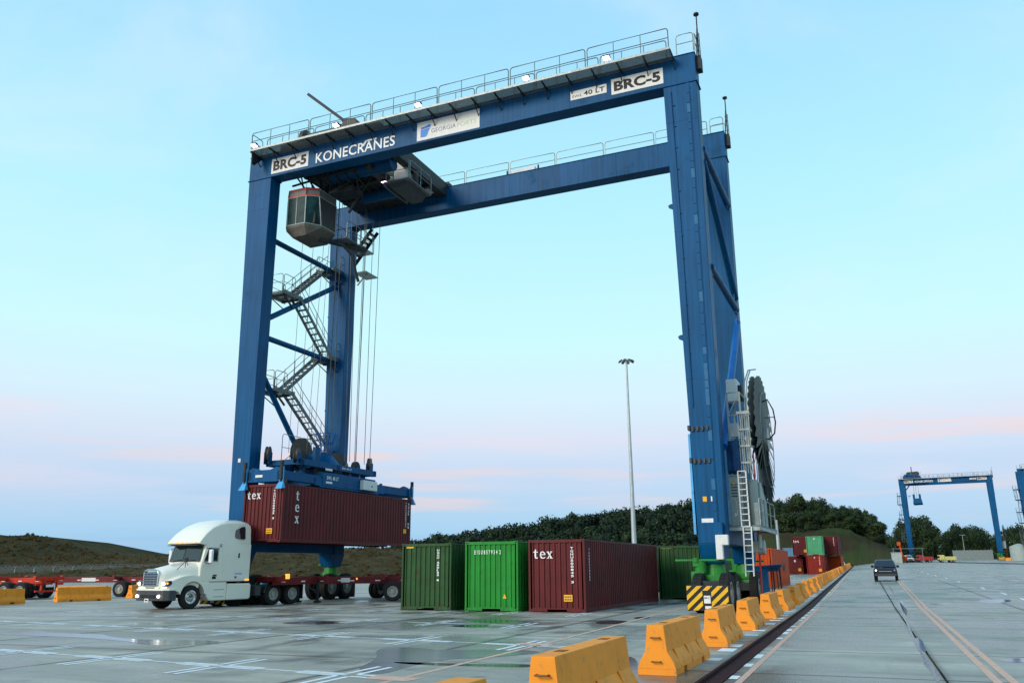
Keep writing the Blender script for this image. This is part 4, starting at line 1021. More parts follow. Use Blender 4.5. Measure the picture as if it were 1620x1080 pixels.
# ------------------------------------------------------------------ spreader
def spreader():
    root=empty('container_spreader',HROOT,HA,'blue telescopic spreader with rope sheaves clamped on the hanging container','spreader')
    B=lambda mb,n,m,**k: mb.build(n,m,root,**k)
    T=HZ+.06
    m=MB(); m.box((-1.15,2.6,T+.05),(1.15,9.2,T+.45)); 
    for s in (-1,1):
        x0,x1=(.72,1.18) if s>0 else (-1.18,-.72)
        m.box((x0,3.2,T+.08),(x1,8.2,T+.80))
        m.box((x0+.04,3.0,T-.02),(x1-.02,8.6,T+.1))
    B(m,'main_frame',BLUE,bevel=.02)
    s=MB(); s.box((1.19,3.35,T+.25),(1.20,4.3,T+.68)); 
    q=text_mb('SWL 40 LT',(1.19,3.5,T+.42),(0,1,0),(0,0,1),1.05,.20,.012,.02); B(q,'lettering',WHITET)
    for (a,b,z) in ((3.45,4.0,T+.22),(3.35,3.95,T+.90)): B(MB().box((1.185,a,z),(1.20,b,z+.11)),'name_plate',SIGNW)
    for y0,y1 in ((-.05,3.3),(8.1,12.25)):
        m=MB()
        for s in (-1,1):
            x0,x1=(.80,1.10) if s>0 else (-1.10,-.80)
            m.box((x0,y0,T+.12),(x1,y1,T+.58))
        ye=y0 if y0<1 else y1-.3
        m.prism([(-1.2,0),(-1.2,.5),(-.75,.72),(-.35,.58),(.35,.58),(.75,.72),(1.2,.5),(1.2,0),(.8,-.02),(-.8,-.02)],lambda p,q,w:(p,w,T+.06+q),ye,ye+.3)
        B(m,'telescopic_beam',BLUE,bevel=.015)
        if y0<1: B(MB().box((-.55,ye-.012,T+.28),(-.1,ye-.001,T+.4)),'name_plate',SIGNW)
        for s in (-1,1):
            g=MB(); yb=ye+.0 if y0<1 else ye+.3; d=-1 if y0<1 else 1; X=s*1.16
            g.hexa([(X-.21,yb+d*.02,T-.30),(X+.21,yb+d*.02,T-.30),(X+.21,yb+d*.30,T-.36),(X-.21,yb+d*.30,T-.36)],[(X-.13,yb+d*.02,T+.0),(X+.13,yb+d*.02,T+.0),(X+.13,yb+d*.10,T),(X-.13,yb+d*.10,T)])
            g.box((X-.11,min(yb+d*.02,yb+d*.10),T),(X-.06,max(yb+d*.02,yb+d*.10),T+.75)); g.box((X+.06,min(yb+d*.02,yb+d*.10),T),(X+.11,max(yb+d*.02,yb+d*.10),T+.75))
            B(g,'corner_guide',LBLUE,bevel=.01)
            g=MB().cyl((X,yb+d*.10,T+.1),(X,yb+d*.10,T+1.05),.10,seg=12); B(g,'guide_motor',DARK)
            g=MB().box((X-.09,ye+.02,T-.06),(X+.09,ye+.26,T+.14)); B(g,'twistlock_housing',GREASE)
    # control box
    c=B(MB().box((1.2,6.6,T+.12),(1.45,8.0,T+.66)),'control_box',WHITE,bevel=.02); MB().box((1.451,7.4,T+.3),(1.456,7.5,T+.4)).build('handle',DARK,c)
    # headblock
    h=MB(); z=T+1.0
    for x in (-1.1,.9): h.box((x,1.3,z),(x+.25,8.3,z+.32))
    for y in (1.3,4.4,8.0): h.box((-1.1,y,z+.02),(1.15,y+.3,z+.3))
    h.box((-.5,3.6,T+.45),(.5,4.6,z)); h.box((-.5,6.9,T+.45),(.5,7.4,z)); 
    for y in (2.,4.,6.,7.6): h.box((-.7,y,T+.45),(-.5,y+.25,z+.05)); h.box((.5,y,T+.45),(.7,y+.25,z+.05))
    h.cyl((0,4.9,z+.2),(0,4.9,z+1.0),1.0,.28,seg=20)
    h.box((-.75,3.0,z+.3),(.75,3.3,z+.75)); h.box((.7,2.8,z+.3),(.9,3.2,z+1.1))
    hb=B(h,'headblock',BLUE,bevel=.015)
    text_mb('SWL 45 LT',(1.151,4.9,z+.1),(0,1,0),(0,0,1),.9,.12,.004,.02).build('lettering',WHITET,hb)
    def sheave(x,y,zz,r,ax,rot=0):
        m=MB(); m.lathe([(.05,-.09),(r*.93,-.09),(r,-.09),(r,-.07),(r*.9,0),(r,.07),(r,.09),(r*.93,.09),(.05,.09)],(0,0,0),ax,24); o=m.build('rope_sheave',GREASE,hb,smooth=30,loc=(x,y,zz),rz=rot)
        g=MB()
        if ax=='x': g.box((x-.16,y-.14,z+.1),(x-.12,y+.14,zz+.1)); g.box((x+.12,y-.14,z+.1),(x+.16,y+.14,zz+.1))
        else: g.box((x-.14,y-.2,z+.0),(x+.14,y-.14,zz+.15)); g.box((x-.14,y+.14,z+.0),(x+.14,y+.2,zz+.15))
        B(g,'sheave_bracket',BLUE)
    sheave(-.1,2.9,z+.80,.85,'x'); sheave(.35,2.35,z+.45,.40,'x'); sheave(-.2,6.3,z+.62,.62,'x'); sheave(.5,7.1,z+.45,.35,'x')
    sheave(-.9,1.2,z+.62,.42,'x',.45); sheave(.85,8.0,z+.66,.42,'x',.40); sheave(.9,1.3,z+.5,.36,'x',.4); sheave(-.9,8.1,z+.5,.4,'x',.4)
    for k,(a,b,c) in enumerate(((-.6,2.6,.35),(.62,3.5,.3),(-.3,5.6,.4),(.55,6.1,.3),(.2,7.5,.35),(-.7,7.2,.3))):
        B(MB().box((a-c/2,b-c/2,T+.5),(a+c/2,b+c/2,z+.15+.1*(k%3))),'drive_unit',GREASE if k%2 else BLUE,bevel=.02)
    m=MB(); m.tube([(.9,3.0,z+.3),(1.15,3.6,z-.1),(1.1,4.4,z-.2),(.9,5.2,z-.05)],.025,5); m.tube([(.9,6.0,z-.0),(1.18,6.6,z-.3),(1.1,7.4,z-.2)],.025,5); B(m,'hydraulic_hose',BLACKP,smooth=50)
    # cable basket
    m=MB()
    for k in range(10):
        t=2*PI*k/10; m.tube([(.35*math.cos(t),4.9+.35*math.sin(t),z+.9),(.30*math.cos(t),4.9+.30*math.sin(t),z+1.5),(.62*math.cos(t),4.9+.62*math.sin(t),z+2.1)],.02,5)
    for zz,r in ((z+1.2,.33),(z+1.6,.36),(z+2.1,.62)): m.tube([(r*math.cos(a*PI/8),4.9+r*math.sin(a*PI/8),zz) for a in range(17)],.02,5)
    B(m,'cable_basket',BLUE2)
    # platform rail on headblock
    m=MB(); railing_mb(m,(-.9,2.2,z+.35),(-.9,5.6,z+.35),1.5,sections=2,r=.02); B(m,'railing',GALV)
    # ropes
    top=23.9-3.02
    def rope(a,b,r=.018):
        B(MB().cyl(a,b,r,seg=5,caps=False),'hoist_rope',ROPE)
    for y in (6.6,6.9,7.4,7.5,8.0,8.4): 
        for x in (-.9,.85)[:2] if y in (6.6,8.0) else (.2,): rope((x,y,z+.8),(x+random.uniform(-.2,.4),y+random.uniform(-.5,.3),top))
    for y in (2.8,3.4): 
        for x in (-.9,.3): rope((x,y,z+.9),(x+random.uniform(-.2,.2),y+random.uniform(.2,.7),top),.012)
    rope((0,4.9,z+1.6),(.3,4.6,top),.03)
    return root
spreader().scale=(HS,HS,HS)
# ------------------------------------------------------------------ containers on the ground
GY=-.017
container(CGRD,(-16.497-1.18,33.45,0),GY,2.80,'dark green container with rusty edges, leftmost of the three in the near row',marks=[('endv','UGGU 300155 8',.52,2.55,.11,1.35,WHITET),('sticker',-1.0,2.6,.35,.1,YELS)])
container(CGRB,(-13.341-1.20,33.33,0),GY,2.83,'bright green container between the dark green and the dark red one in the near row',marks=[('end','E I S U 8 5 7 9 3 4  2',-.78,2.30,1.22,.17,WHITET,.015),('tri',.52,.52,.17),('sticker',-1.1,2.74,.35,.05,YELS)])
rc=container(CRED,(-10.437-1.22,33.36,0),GY,2.86,'dark red container marked tex standing on the ground, right end of the near row',marks=REDMARKS(2.86)+[('sidev','TGHU5008453',.55,2.5,.12,1.3,WHITET)])
serif_tex(rc,(-1.0,.018,2.10),(1,0,0),(0,0,1),.40)
# ================================================================== tractor truck
def prism_u(mb,poly,u0,u1,mi=0,taper=None):
    """side outline (v,z) extruded across u; taper(z) scales the half width"""
    tf=taper or (lambda z:1)
    n=len(poly)
    vs=[(u0*tf(z),v,z) for v,z in poly]+[(u1*tf(z),v,z) for v,z in poly]
    return mb.add(vs,[tuple(range(n))[::-1],tuple(range(n,2*n))]+[(i,(i+1)%n,n+(i+1)%n,n+i) for i in range(n)],mi)
def arc(cx,cz,r,a0,a1,n=10): return [(cx+r*math.cos(R(a0+(a1-a0)*i/n)),cz+r*math.sin(R(a0+(a1-a0)*i/n))) for i in range(n+1)]
def truck():
    root=empty('tractor_truck',(-30.14,32.02,0),-R(11),'cream white sleeper cab tractor truck with its lights on, under the lifted container','truck')
    B=lambda mb,n,m,**k: mb.build(n,m,root,**k)
    tp=lambda z:1 if z<2.85 else 1-.09*((z-2.85)/1.3)**1.8
    # cab and sleeper
    roof=[(.48,2.88),(.10,2.94),(.06,3.02),(.20,3.22),(.45,3.52),(.80,3.82),(1.25,4.03),(1.8,4.12),(2.7,4.15),(3.02,4.12),(3.14,4.02),(3.18,3.85),(3.20,2.4),(3.20,1.20),(.32,1.20),(.30,1.7),(.26,2.10)]
    m=MB(); 
    # build in slices across the width for a rounded roof
    us=[-1.24,-1.20,-1.05,-.6,0,.6,1.05,1.20,1.24]
    def zs(z,u):
        a=abs(u)/1.24
        return z-(max(0,z-2.95)**1.0)*.16*a**4 if z>2.95 else z
    def uu(u,z): return u*tp(z)
    n=len(roof); vs=[]
    for u in us:
        for v,z in roof:
            dv=.10*abs(u/1.24)**3 if v<1.3 and z>2 else 0
            vs.append((uu(u,z),v+dv,zs(z,u)))
    fs=[]
    for i in range(len(us)-1):
        for j in range(n): fs.append((i*n+j,i*n+(j+1)%n,(i+1)*n+(j+1)%n,(i+1)*n+j))
    fs+=[tuple(range(n))[::-1],tuple(range((len(us)-1)*n,len(us)*n))]
    m.add(vs,fs); cab=B(m,'cab',CREAM,smooth=42,bevel=.035,bseg=3)
    # windscreen in two panes
    for s in (-1,1):
        m=MB(); P=[(s*.02,.225,2.12),(s*1.13,.30,2.12),(s*1.08,.50,2.85),(s*.02,.42,2.86)]
        Q=[(a,b-.035,c+.01) for a,b,c in P]; m.hexa(P,Q); m.build('windscreen',GLASS,cab)
    m=MB(); m.box((-1.15,.10,2.87),(1.15,.5,2.90)); m.build('sun_visor',GREYP,cab,bevel=.01)
    m=MB(); m.beam((-.9,.21,2.14),(-.1,.19,2.22),.02,.02); m.beam((.1,.19,2.14),(.85,.22,2.2),.02,.02); m.build('wiper',BLACKP,cab)
    # doors, windows, vents on both sides
    for s in (-1,1):
        X=s*1.245
        d=MB(); d.prism([(.38,1.24),(1.28,1.24),(1.30,2.80),(.66,2.82),(.40,2.12)],lambda p,q,w:(w,p,q),X-s*.012,X+s*.008); d=d.build('door',CREAM,cab,bevel=.006)
        m=MB(); Y=X+s*.010
        m.prism([(.50,2.16),(1.22,2.16),(1.22,2.72),(.72,2.72)],lambda p,q,w:(w,p,q),X,Y+s*.004); m.build('side_window',GLASS,d)
        m=MB(); m.beam((Y+s*.01,.83,2.16),(Y+s*.01,.83,2.72),.03,.02); m.tube([(Y,.47,2.13),(Y,1.25,2.13),(Y,1.25,2.75),(Y,.70,2.75),(Y,.47,2.13)],.014,5); m.build('window_frame',BLACKP,d)
        m=MB().box((min(Y,Y+s*.03),1.02,1.46),(max(Y,Y+s*.03),1.22,1.52)); m.build('handle',BLACKP,d)
        m=MB(); m.box((min(X,X+s*.012),.98,1.32),(max(X,X+s*.012),1.2,1.44)); m.build('vent',BLACKP,d)
        # sleeper details
        g=MB(); g.prism([(2.18,3.30),(2.22,3.62),(2.62,3.80),(2.75,3.80),(2.80,3.72),(2.80,3.24),(2.74,3.18),(2.28,3.22)],lambda p,q,w:(w*tp(q)*.995,p,q),X-s*.02,X+s*.018); g.build('sleeper_window',GLASS,cab,bevel=.01)
        g=MB(); g.prism([(1.45,1.22),(3.17,1.22),(3.17,2.95),(1.45,2.99)],lambda p,q,w:(w,p,q),X-s*.01,X+s*.012); g.build('sleeper_panel',CREAM,cab,bevel=.02)
        g=MB(); g.box((min(X,X+s*.03),2.42,2.30),(max(X,X+s*.03),2.50,2.52)); g.build('handle',BLACKP,cab)
        if s>0:
            g=MB().box((X,2.22,1.28),(X+.016,2.82,1.74)); g=g.build('placard',SIGNW,cab,bevel=.004)
            q=text_mb('EXPRESS',(X+.017,2.30,1.52),(0,1,0),(0,0,1),.42,.07,.002,.02); q.build('lettering',GREYB,g); MB().box((X+.017,2.28,1.34),(X+.019,2.40,1.44)).build('badge',REDT,g)
            MB().box((X+.01,2.92,1.22),(X+.04,3.15,1.30)).build('side_marker',AMBER,cab)
            for z in (2.80,2.88): MB().box((X,1.15+.18,z),(X+.02,1.20+.18,z+.05)).build('vent',BLACKP,cab)
        # lower fairing with tank and steps
        f=MB(); f.prism([(.78,.55),(.70,1.18),(1.9,1.18),(1.9,.34),(.95,.34)],lambda p,q,w:(w,p,q),s*.70,s*1.22); f.build('step_fairing',CREAM,cab,bevel=.05,bseg=3)
        f=MB(); f.prism([(1.93,.34),(1.93,1.10),(3.32,1.10),(3.38,1.0),(3.38,.44),(3.30,.34)],lambda p,q,w:(w,p,q),s*.70,s*1.20); f.build('tank_fairing',CREAM,cab,bevel=.06,bseg=3)
        f=MB(); f.box((min(s*1.18,s*1.226),1.15,.50),(max(s*1.18,s*1.226),1.75,.52)); f.box((min(s*1.18,s*1.226),1.15,.82),(max(s*1.18,s*1.226),1.75,.84)); f.build('step',GREYP,cab)
        # mirror
        mi=MB(); mi.tube([(X,.55,2.75),(s*1.52,.62,2.72),(s*1.52,.62,2.02),(X,.52,2.08)],.018,6); mi.build('mirror_arm',BLACKP,cab)
        mi=MB().box((s*1.52-.10,.55,2.05),(s*1.52+.12,.70,2.68)); mi.build('mirror',VWHITE,cab,bevel=.05,bseg=3)
    for u in (-.95,-.35,0,.35,.95):
        m=MB(); m.box((u-.07,.045 if abs(u)<.5 else .10,2.98),(u+.07,.20,3.05)); m.build('roof_marker',AMBER,cab,bevel=.01)
    # hood
    secs=[(-1.36,.50,1.00,1.60),(-1.32,.60,.98,1.70),(-1.1,.74,.95,1.80),(-.6,.88,.95,1.90),(0,1.02,.95,2.02),(.36,1.14,.95,2.12)]
    m=MB(); vs=[]; N_=13
    for v,hw,z0,z1 in secs:
        for i in range(N_):
            t=PI*i/(N_-1); c=math.cos(t); s=math.sin(t); e=.36
            x=hw*(abs(c)**e)*(1 if c>0 else -1); z=z0+(z1-z0)*(s**e)
            vs.append((x,v,z))
    m.add(vs,[(i*N_+j,i*N_+j+1,(i+1)*N_+j+1,(i+1)*N_+j) for i in range(len(secs)-1) for j in range(N_-1)]+[tuple(range(N_))])
    hood=B(m,'hood',CREAM,smooth=60)
    # fenders
    for s in (-1,1):
        pl=[(-1.30,.86),(-1.28,1.10),(-1.05,1.32),(-.62,1.50),(-.1,1.57),(.35,1.50),(.80,1.28),(.95,1.18),(.80,.62)]+arc(0,.56,.66,8,172,12)+[(-.78,.80)]
        m=MB(); n=len(pl); us=[(.55,1.0),(.95,1.0),(1.17,.985),(1.24,.93)]
        vs=[]
        for u,k in us:
            for v,z in pl:
                zz=z if (v*v+(z-.56)**2)<.7**2 else .56+(z-.56)*k
                bul=(-.10 if (v<-.9 and u>1) else 0)
                vs.append((s*(u+bul*1.5),v*(.98 if u>1.2 else 1),zz))
        fs=[(a*n+j,a*n+(j+1)%n,(a+1)*n+(j+1)%n,(a+1)*n+j) for a in range(3) for j in range(n)]+[tuple(range(n)),tuple(range(3*n,4*n))]
        m.add(vs,fs); B(m,'fender',CREAM,smooth=50,bevel=.03,bseg=3)
        m=MB(); m.tube([(s*1.2,v,z) for v,z in arc(0,.56,.665,0,180,14)],.02,5); B(m,'wheel_arch_lip',BLACKP)
        hl=MB(); hl.prism([(-.18,-.10),(.16,-.14),(.26,-.02),(.24,.12),(-.05,.10)],lambda p,q,w:(s*(.93+p),-1.30+w+.35*max(0,p),1.16+q),-.05,.12); hl=B(hl,'headlight',GLASS,bevel=.02)
        MB().cyl((s*.90,-1.37,1.15),(s*.90,-1.30,1.15),.075,seg=14).build('headlight_bulb',HEADL,hl); MB().box((s*1.12-.04,-1.31,1.13),(s*1.12+.04,-1.22,1.2)).build('turn_signal',AMBER,hl)
        MB().cyl((s*.80,-1.50,.60),(s*.80,-1.44,.60),.062,seg=14).build('foglamp',FOGL,root)
    # hood mirror on stalk
    m=MB(); m.tube([(.98,-.35,1.86),(1.12,-.42,2.16)],.014); m.tube([(.86,-.1,1.94),(1.12,-.42,2.16)],.014); m.tube([(.95,-.75,1.75),(1.12,-.42,2.16)],.014); m.cyl((1.12,-.44,2.2),(1.12,-.38,2.2),.11,seg=14); m.build('hood_mirror',BLACKP,hood)
    # grille
    g=MB(); g.box((-.50,-1.40,1.04),(.50,-1.36,1.66)); gr=B(g,'grille',BLACKP)
    g=MB()
    for k in range(8): g.box((-.50,-1.425,1.07+.075*k),(.50,-1.395,1.095+.075*k))
    for x in (-.25,0,.25): g.box((x-.008,-1.415,1.05),(x+.008,-1.395,1.65))
    g.build('grille_slats',CHROME,gr)
    g=MB(); pts=[(-.5,1.05),(-.54,1.6),(-.46,1.72),(-.2,1.80),(.2,1.80),(.46,1.72),(.54,1.6),(.5,1.05),(-.5,1.05)]; g.tube([(a,-1.40,b) for a,b in pts],.028,8); g.prism([(-.5,1.68),(-.2,1.80),(.2,1.80),(.5,1.68),(.3,1.72),(-.3,1.72)],lambda p,q,w:(p,w,q),-1.42,-1.37); g.build('grille_surround',CHROME,gr,smooth=50)
    m=MB(); m.box((-.62,-1.38,.92),(.62,-1.30,1.02)); B(m,'valance',CREAM,bevel=.02); m=MB().box((-.32,-1.395,.95),(.32,-1.38,.99)); B(m,'valance_slot',BLACKP)
    # bumper
    m=MB(); pl=[(-1.24,-.85),(-1.20,-1.20),(-1.0,-1.38),(-.6,-1.46),(0,-1.48),(.6,-1.46),(1.0,-1.38),(1.20,-1.20),(1.24,-.85),(1.0,-.85),(-1.0,-.85)]
    m.prism(pl,lambda p,q,w:(p,q,w),.40,.84); bp=B(m,'bumper',GREYP,bevel=.04,bseg=3)
    m=MB(); m.prism([(a,b-.012) for a,b in pl[:9]]+[(1.0,-1.0),(-1.0,-1.0)],lambda p,q,w:(p,q,w),.845,.93); B(m,'bumper_top',CREAM,bevel=.02)
    m=MB().box((-.15,-1.52,.34),(.15,-1.50,.50)); m=m.build('number_plate',SIGNW,bp); MB().box((-.10,-1.524,.39),(.10,-1.521,.45)).build('plate_print',BLACKT,m)
    MB().box((-.55,-1.492,.52),(.55,-1.485,.66)).build('air_intake',BLACKP,bp)
    # chassis frame, tandem, mudguard, fifth wheel
    m=MB(); m.box((-.45,-1.2,.75),(-.35,7.4,1.02)); m.box((.35,-1.2,.75),(.45,7.4,1.02))
    for v in (.0,3.4,4.3,5.5,7.3): m.box((-.4,v,.78),(.4,v+.12,.98))
    m.box((-1.0,3.38,1.12),(1.0,3.44,2.6)); m.cyl((-1,0,.55),(1,0,.55),.07,seg=10); m.box((-.55,-.6,.6),(.55,.5,1.3))
    for v in (4.85,6.12): m.cyl((-.9,v,.55),(.9,v,.55),.11,seg=12)
    m.box((-.6,4.9,1.02),(.6,6.0,1.16)); B(m,'frame',DARK)
    
    for g0,g1 in ((.65,1.24),(-1.24,-.65)): B(MB().prism(arc(4.85,.55,.66,100,175,8)+arc(4.85,.55,.63,175,100,8),lambda p,q,w:(w,p,q),g0,g1),'mudguard',CHROME,smooth=40)
    m=MB(); m.box((.62,3.75,.48),(1.1,4.1,.98)); B(m,'battery_box',GREYP,bevel=.02)
    for s in (-1,1): B(MB().box((min(s*.68,s*1.2),6.82,.25),(max(s*.68,s*1.2),6.85,1.0)),'mud_flap',RUBBER)
    for s in (-1,1):
        tyre_wheel(root,(s*1.0,0,.53),.53,.28,CHROME,'x',rr=.56,side=s)
        for v in (4.85,6.12):
            tyre_wheel(root,(s*1.08,v,.53),.53,.27,RIM,'x',rr=.56,side=s,detail=False); tyre_wheel(root,(s*.76,v,.53),.53,.27,RIM,'x',rr=.56,side=s,detail=False)
truck()
def chassis(loc,rz,m,label,Lc=12.6,extra=True,marker=False,cat='chassis trailer'):
    """skeletal container chassis: rails, crossmembers, bolsters, tandem axles, landing gear; local +y runs to the rear"""
    root=empty('container_chassis',loc,rz,label,cat,'container chassis trailers')
    B=lambda mb,n,mm,**k: mb.build(n,mm,root,**k)
    f=MB()
    for s in (-1,1):
        f.box((s*.45-.07,0,.95),(s*.45+.07,Lc,1.30))
    for i in range(9): f.box((-.45,.3+i*(Lc-.6)/8,1.0),(.45,.42+i*(Lc-.6)/8,1.15))
    B(f,'main_rail',m,bevel=.01)
    for y in (.0,3.0,Lc-3.2,Lc-.25):
        B(MB().box((-1.2,y,1.12),(1.2,y+.22,1.36)).box((-1.2,y-.0,1.36),(-1.05,y+.22,1.44)).box((1.05,y,1.36),(1.2,y+.22,1.44)),'bolster',m,bevel=.01)
    w=Lc-1.9
    for v in (w-.65,w+.65):
        for s in (-1,1):
            tyre_wheel(root,(s*1.06,v,.52),.52,.27,RIM,'x',rr=.56,side=s,detail=False); tyre_wheel(root,(s*.75,v,.52),.52,.26,RIM,'x',rr=.56,side=s,detail=False)
    a=MB()
    for v in (w-.65,w+.65): a.cyl((-.9,v,.52),(.9,v,.52),.07,seg=10)
    for s in (-1,1): a.box((s*.45-.05,w-1.2,.62),(s*.45+.05,w+1.2,.95))
    B(a,'suspension',DARK)
    for s in (-1,1):
        g=MB(); g.box((s*.7-.06,2.9,.10),(s*.7+.06,3.02,1.1)); g.box((s*.7-.16,2.84,.0),(s*.7+.16,3.08,.10)); g.beam((s*.7,2.96,.5),(s*.45,2.3,.95),.06,.06); B(g,'landing_leg',DARK)
        r=MB()
        for i in range(9):
            y=.5+i*(Lc-1.2)/8; r.box((min(s*.522,s*.53),y,1.08),(max(s*.522,s*.53),y+.28,1.14))
        B(r,'reflector_tape',SIGNW)
        B(MB().box((s*.9-.25,Lc-.05,.85),(s*.9+.25,Lc,.97)),'tail_light',REDR)
    b=MB(); b.box((-1.1,Lc-.12,.42),(1.1,Lc,.52)); 
    for s in (-1,1): b.box((s*.62-.05,Lc-.12,.5),(s*.62+.05,Lc,1.2))
    B(b,'rear_guard',m); B(MB().box((-.3,Lc,.72),(.3,Lc+.012,.88)),'number_plate',SIGNW)
    if extra:
        B(MB().box((.531,Lc*.52,1.02),(.537,Lc*.52+1.1,1.26)),'name_plate',SIGNW)
    if marker:
        B(MB().box((1.16,.1,1.25),(1.26,.34,1.5)),'marker_lamp',AMBER,bevel=.02); B(MB().box((1.2,5.4,1.14),(1.23,5.5,1.24)),'marker_lamp',AMBER)
    return root
# chassis coupled to the tractor, straight under the hanging container
tx,ty=-30.14+math.sin(R(11))*4.6,32.02+math.cos(R(11))*4.6
chassis((-28.30,36.3,.02),-R(9),CHRED,'dark red skeletal chassis coupled behind the cream truck',12.3,marker=True)
chassis((-33.6,38.2,0),-R(62),CHRED,'dark red chassis parked behind the truck and the hanging container',12.6)
chassis((-57.0,43.96,0),-R(80),CHRED,'dark red empty chassis just left of the truck front, behind the barriers',12.6)
p=gpix(76,946); an=R(84)
chassis((p.x-12.3*math.sin(an),p.y-12.3*math.cos(an),0),-an,CHORG,'bright orange empty chassis at the left edge behind the barriers',12.3)
# ------------------------------------------------------------------ precast barriers
BM={}
def barrier_meshes():
    Lb=3.05; prof=[(-.33,.10),(-.30,.20),(-.19,.38),(-.145,.80),(.145,.80),(.19,.38),(.30,.20),(.33,.10)]
    m=MB(); n=len(prof)
    ys=[0,.06,Lb-.06,Lb]; vs=[]
    for y in ys:
        k=.985 if y in (0,Lb) else 1
        for x,z in prof: vs.append((x*k,y,z if z<.5 else z-(1-k)*.5))
    m.add(vs,[(a*n+i,a*n+(i+1)%n,(a+1)*n+(i+1)%n,(a+1)*n+i) for a in range(3) for i in range(n)]+[tuple(range(n)),tuple(range(3*n,4*n))])
    for y0,y1 in ((.0,.62),(.86,2.19),(2.43,Lb)): m.box((-.328,y0,0),(.328,y1,.10))
    m.box((-.27,.62,.08),(.27,.86,.10)); m.box((-.27,2.19,.08),(.27,2.43,.10))
    # vertical flutes on the flared foot
    for s in (-1,1):
        for y in (.40,1.35,2.35):
            m.hexa([(s*.325,y,.12),(s*.325,y+.07,.12),(s*.34,y+.07,.12),(s*.34,y,.12)],[(s*.19,y,.40),(s*.19,y+.07,.40),(s*.215,y+.07,.40),(s*.215,y,.40)])
    BM['body']=m.mesh('body',[BARR])
    m=MB()
    m.tube([(-.07,.0,0),(-.07,-.07,0),(.07,-.07,0),(.07,.0,0)],.013,6); BM['loop']=m.mesh('lifting_loop',[mat('rusty_loop',(.20,.09,.03),.7)])
    m=MB().box((-.06,0,0),(.06,.22,.004)); BM['slot']=m.mesh('lifting_slot',[mat('slot_shadow',(.25,.09,.02),.8)])
barrier_meshes()
def barrier(x,y,rz,label,group,near=True):
    b=empty('concrete_barrier',(x,y,H(x,y)),rz,label,'barrier',group)
    def part(me,n,l,r=0):
        o=bpy.data.objects.new(n,BM[me]); COL.objects.link(o); o.parent=b; o.location=l; o.rotation_euler.z=r
        if me=='body' and near:
            q=o.modifiers.new('bevel','BEVEL'); q.width=.015; q.segments=2; q.limit_method='ANGLE'; q.angle_limit=R(28)
        return o
    part('body','body',(0,0,0))
    if near:
        for z in (.22,.60): part('loop','lifting_loop',(0,0,z)); part('loop','lifting_loop',(0,3.05,z),PI)
        part('slot','lifting_slot',(0,.5,.801)); part('slot','lifting_slot',(0,2.3,.801))
ORD=['nearest','second','third','fourth','fifth','sixth','seventh','eighth','ninth','tenth','eleventh','twelfth','thirteenth','fourteenth','fifteenth','sixteenth','seventeenth','eighteenth','nineteenth','twentieth']
ys=[4.35,9.35,14.75,20.17,25.65,31.4]; 
while ys[-1]<285: ys.append(ys[-1]+(5.3 if ys[-1]<60 else 4.1))
random.seed(4)
for i,y in enumerate(ys):
    x=-3.40+.10*min(1,(y-14)/20) if y>14 else -3.42
    if y>60: x=-3.30
    rz=random.uniform(-.022,.022); x+=random.uniform(-.04,.04)
    if i<20: lb='orange precast barrier, %s from the camera in the long line beside the drain'%ORD[i]
    else: lb='one of the closely packed far orange barriers vanishing along the road'
    barrier(x,y,rz,lb,'orange barriers in the long line',i<24)
# barriers at the far left, lying across
p=gpix(176,951); q=gpix(80,951.5); an=math.atan2(p.y-q.y,p.x-q.x)
def lbar(pxL,pyL,pxR,pyR,label):
    p=gpix(pxR,pyR); q=gpix(pxL,pyL); an=math.atan2(p.y-q.y,p.x-q.x); n=Vector((-math.sin(an),math.cos(an)))*.33
    c=Vector((p.x,p.y))+n; barrier(c.x,c.y,an+PI/2,label,'orange barriers at the left')
lbar(80,952,176,949,'orange barrier standing alone at the left, in front of the dark red chassis')
lbar(-55,958,40,954,'orange barrier cut by the left edge of the picture')
p=gpix(90,946); barrier(p.x+3.6,p.y+.6,an+PI/2+.05,'orange barrier close behind the lone left one, only its top showing','orange barriers at the left')
p=gpix(204,946); barrier(p.x-.2,p.y+.2,-.1,'orange barrier end half hidden by the truck bumper','orange barriers at the left')
# barriers across the far end of the yard
for k in range(5): barrier(-7.8-3.1*k,240,PI/2,'far orange barrier lying across the yard near the white car','orange barriers across the far yard',False)
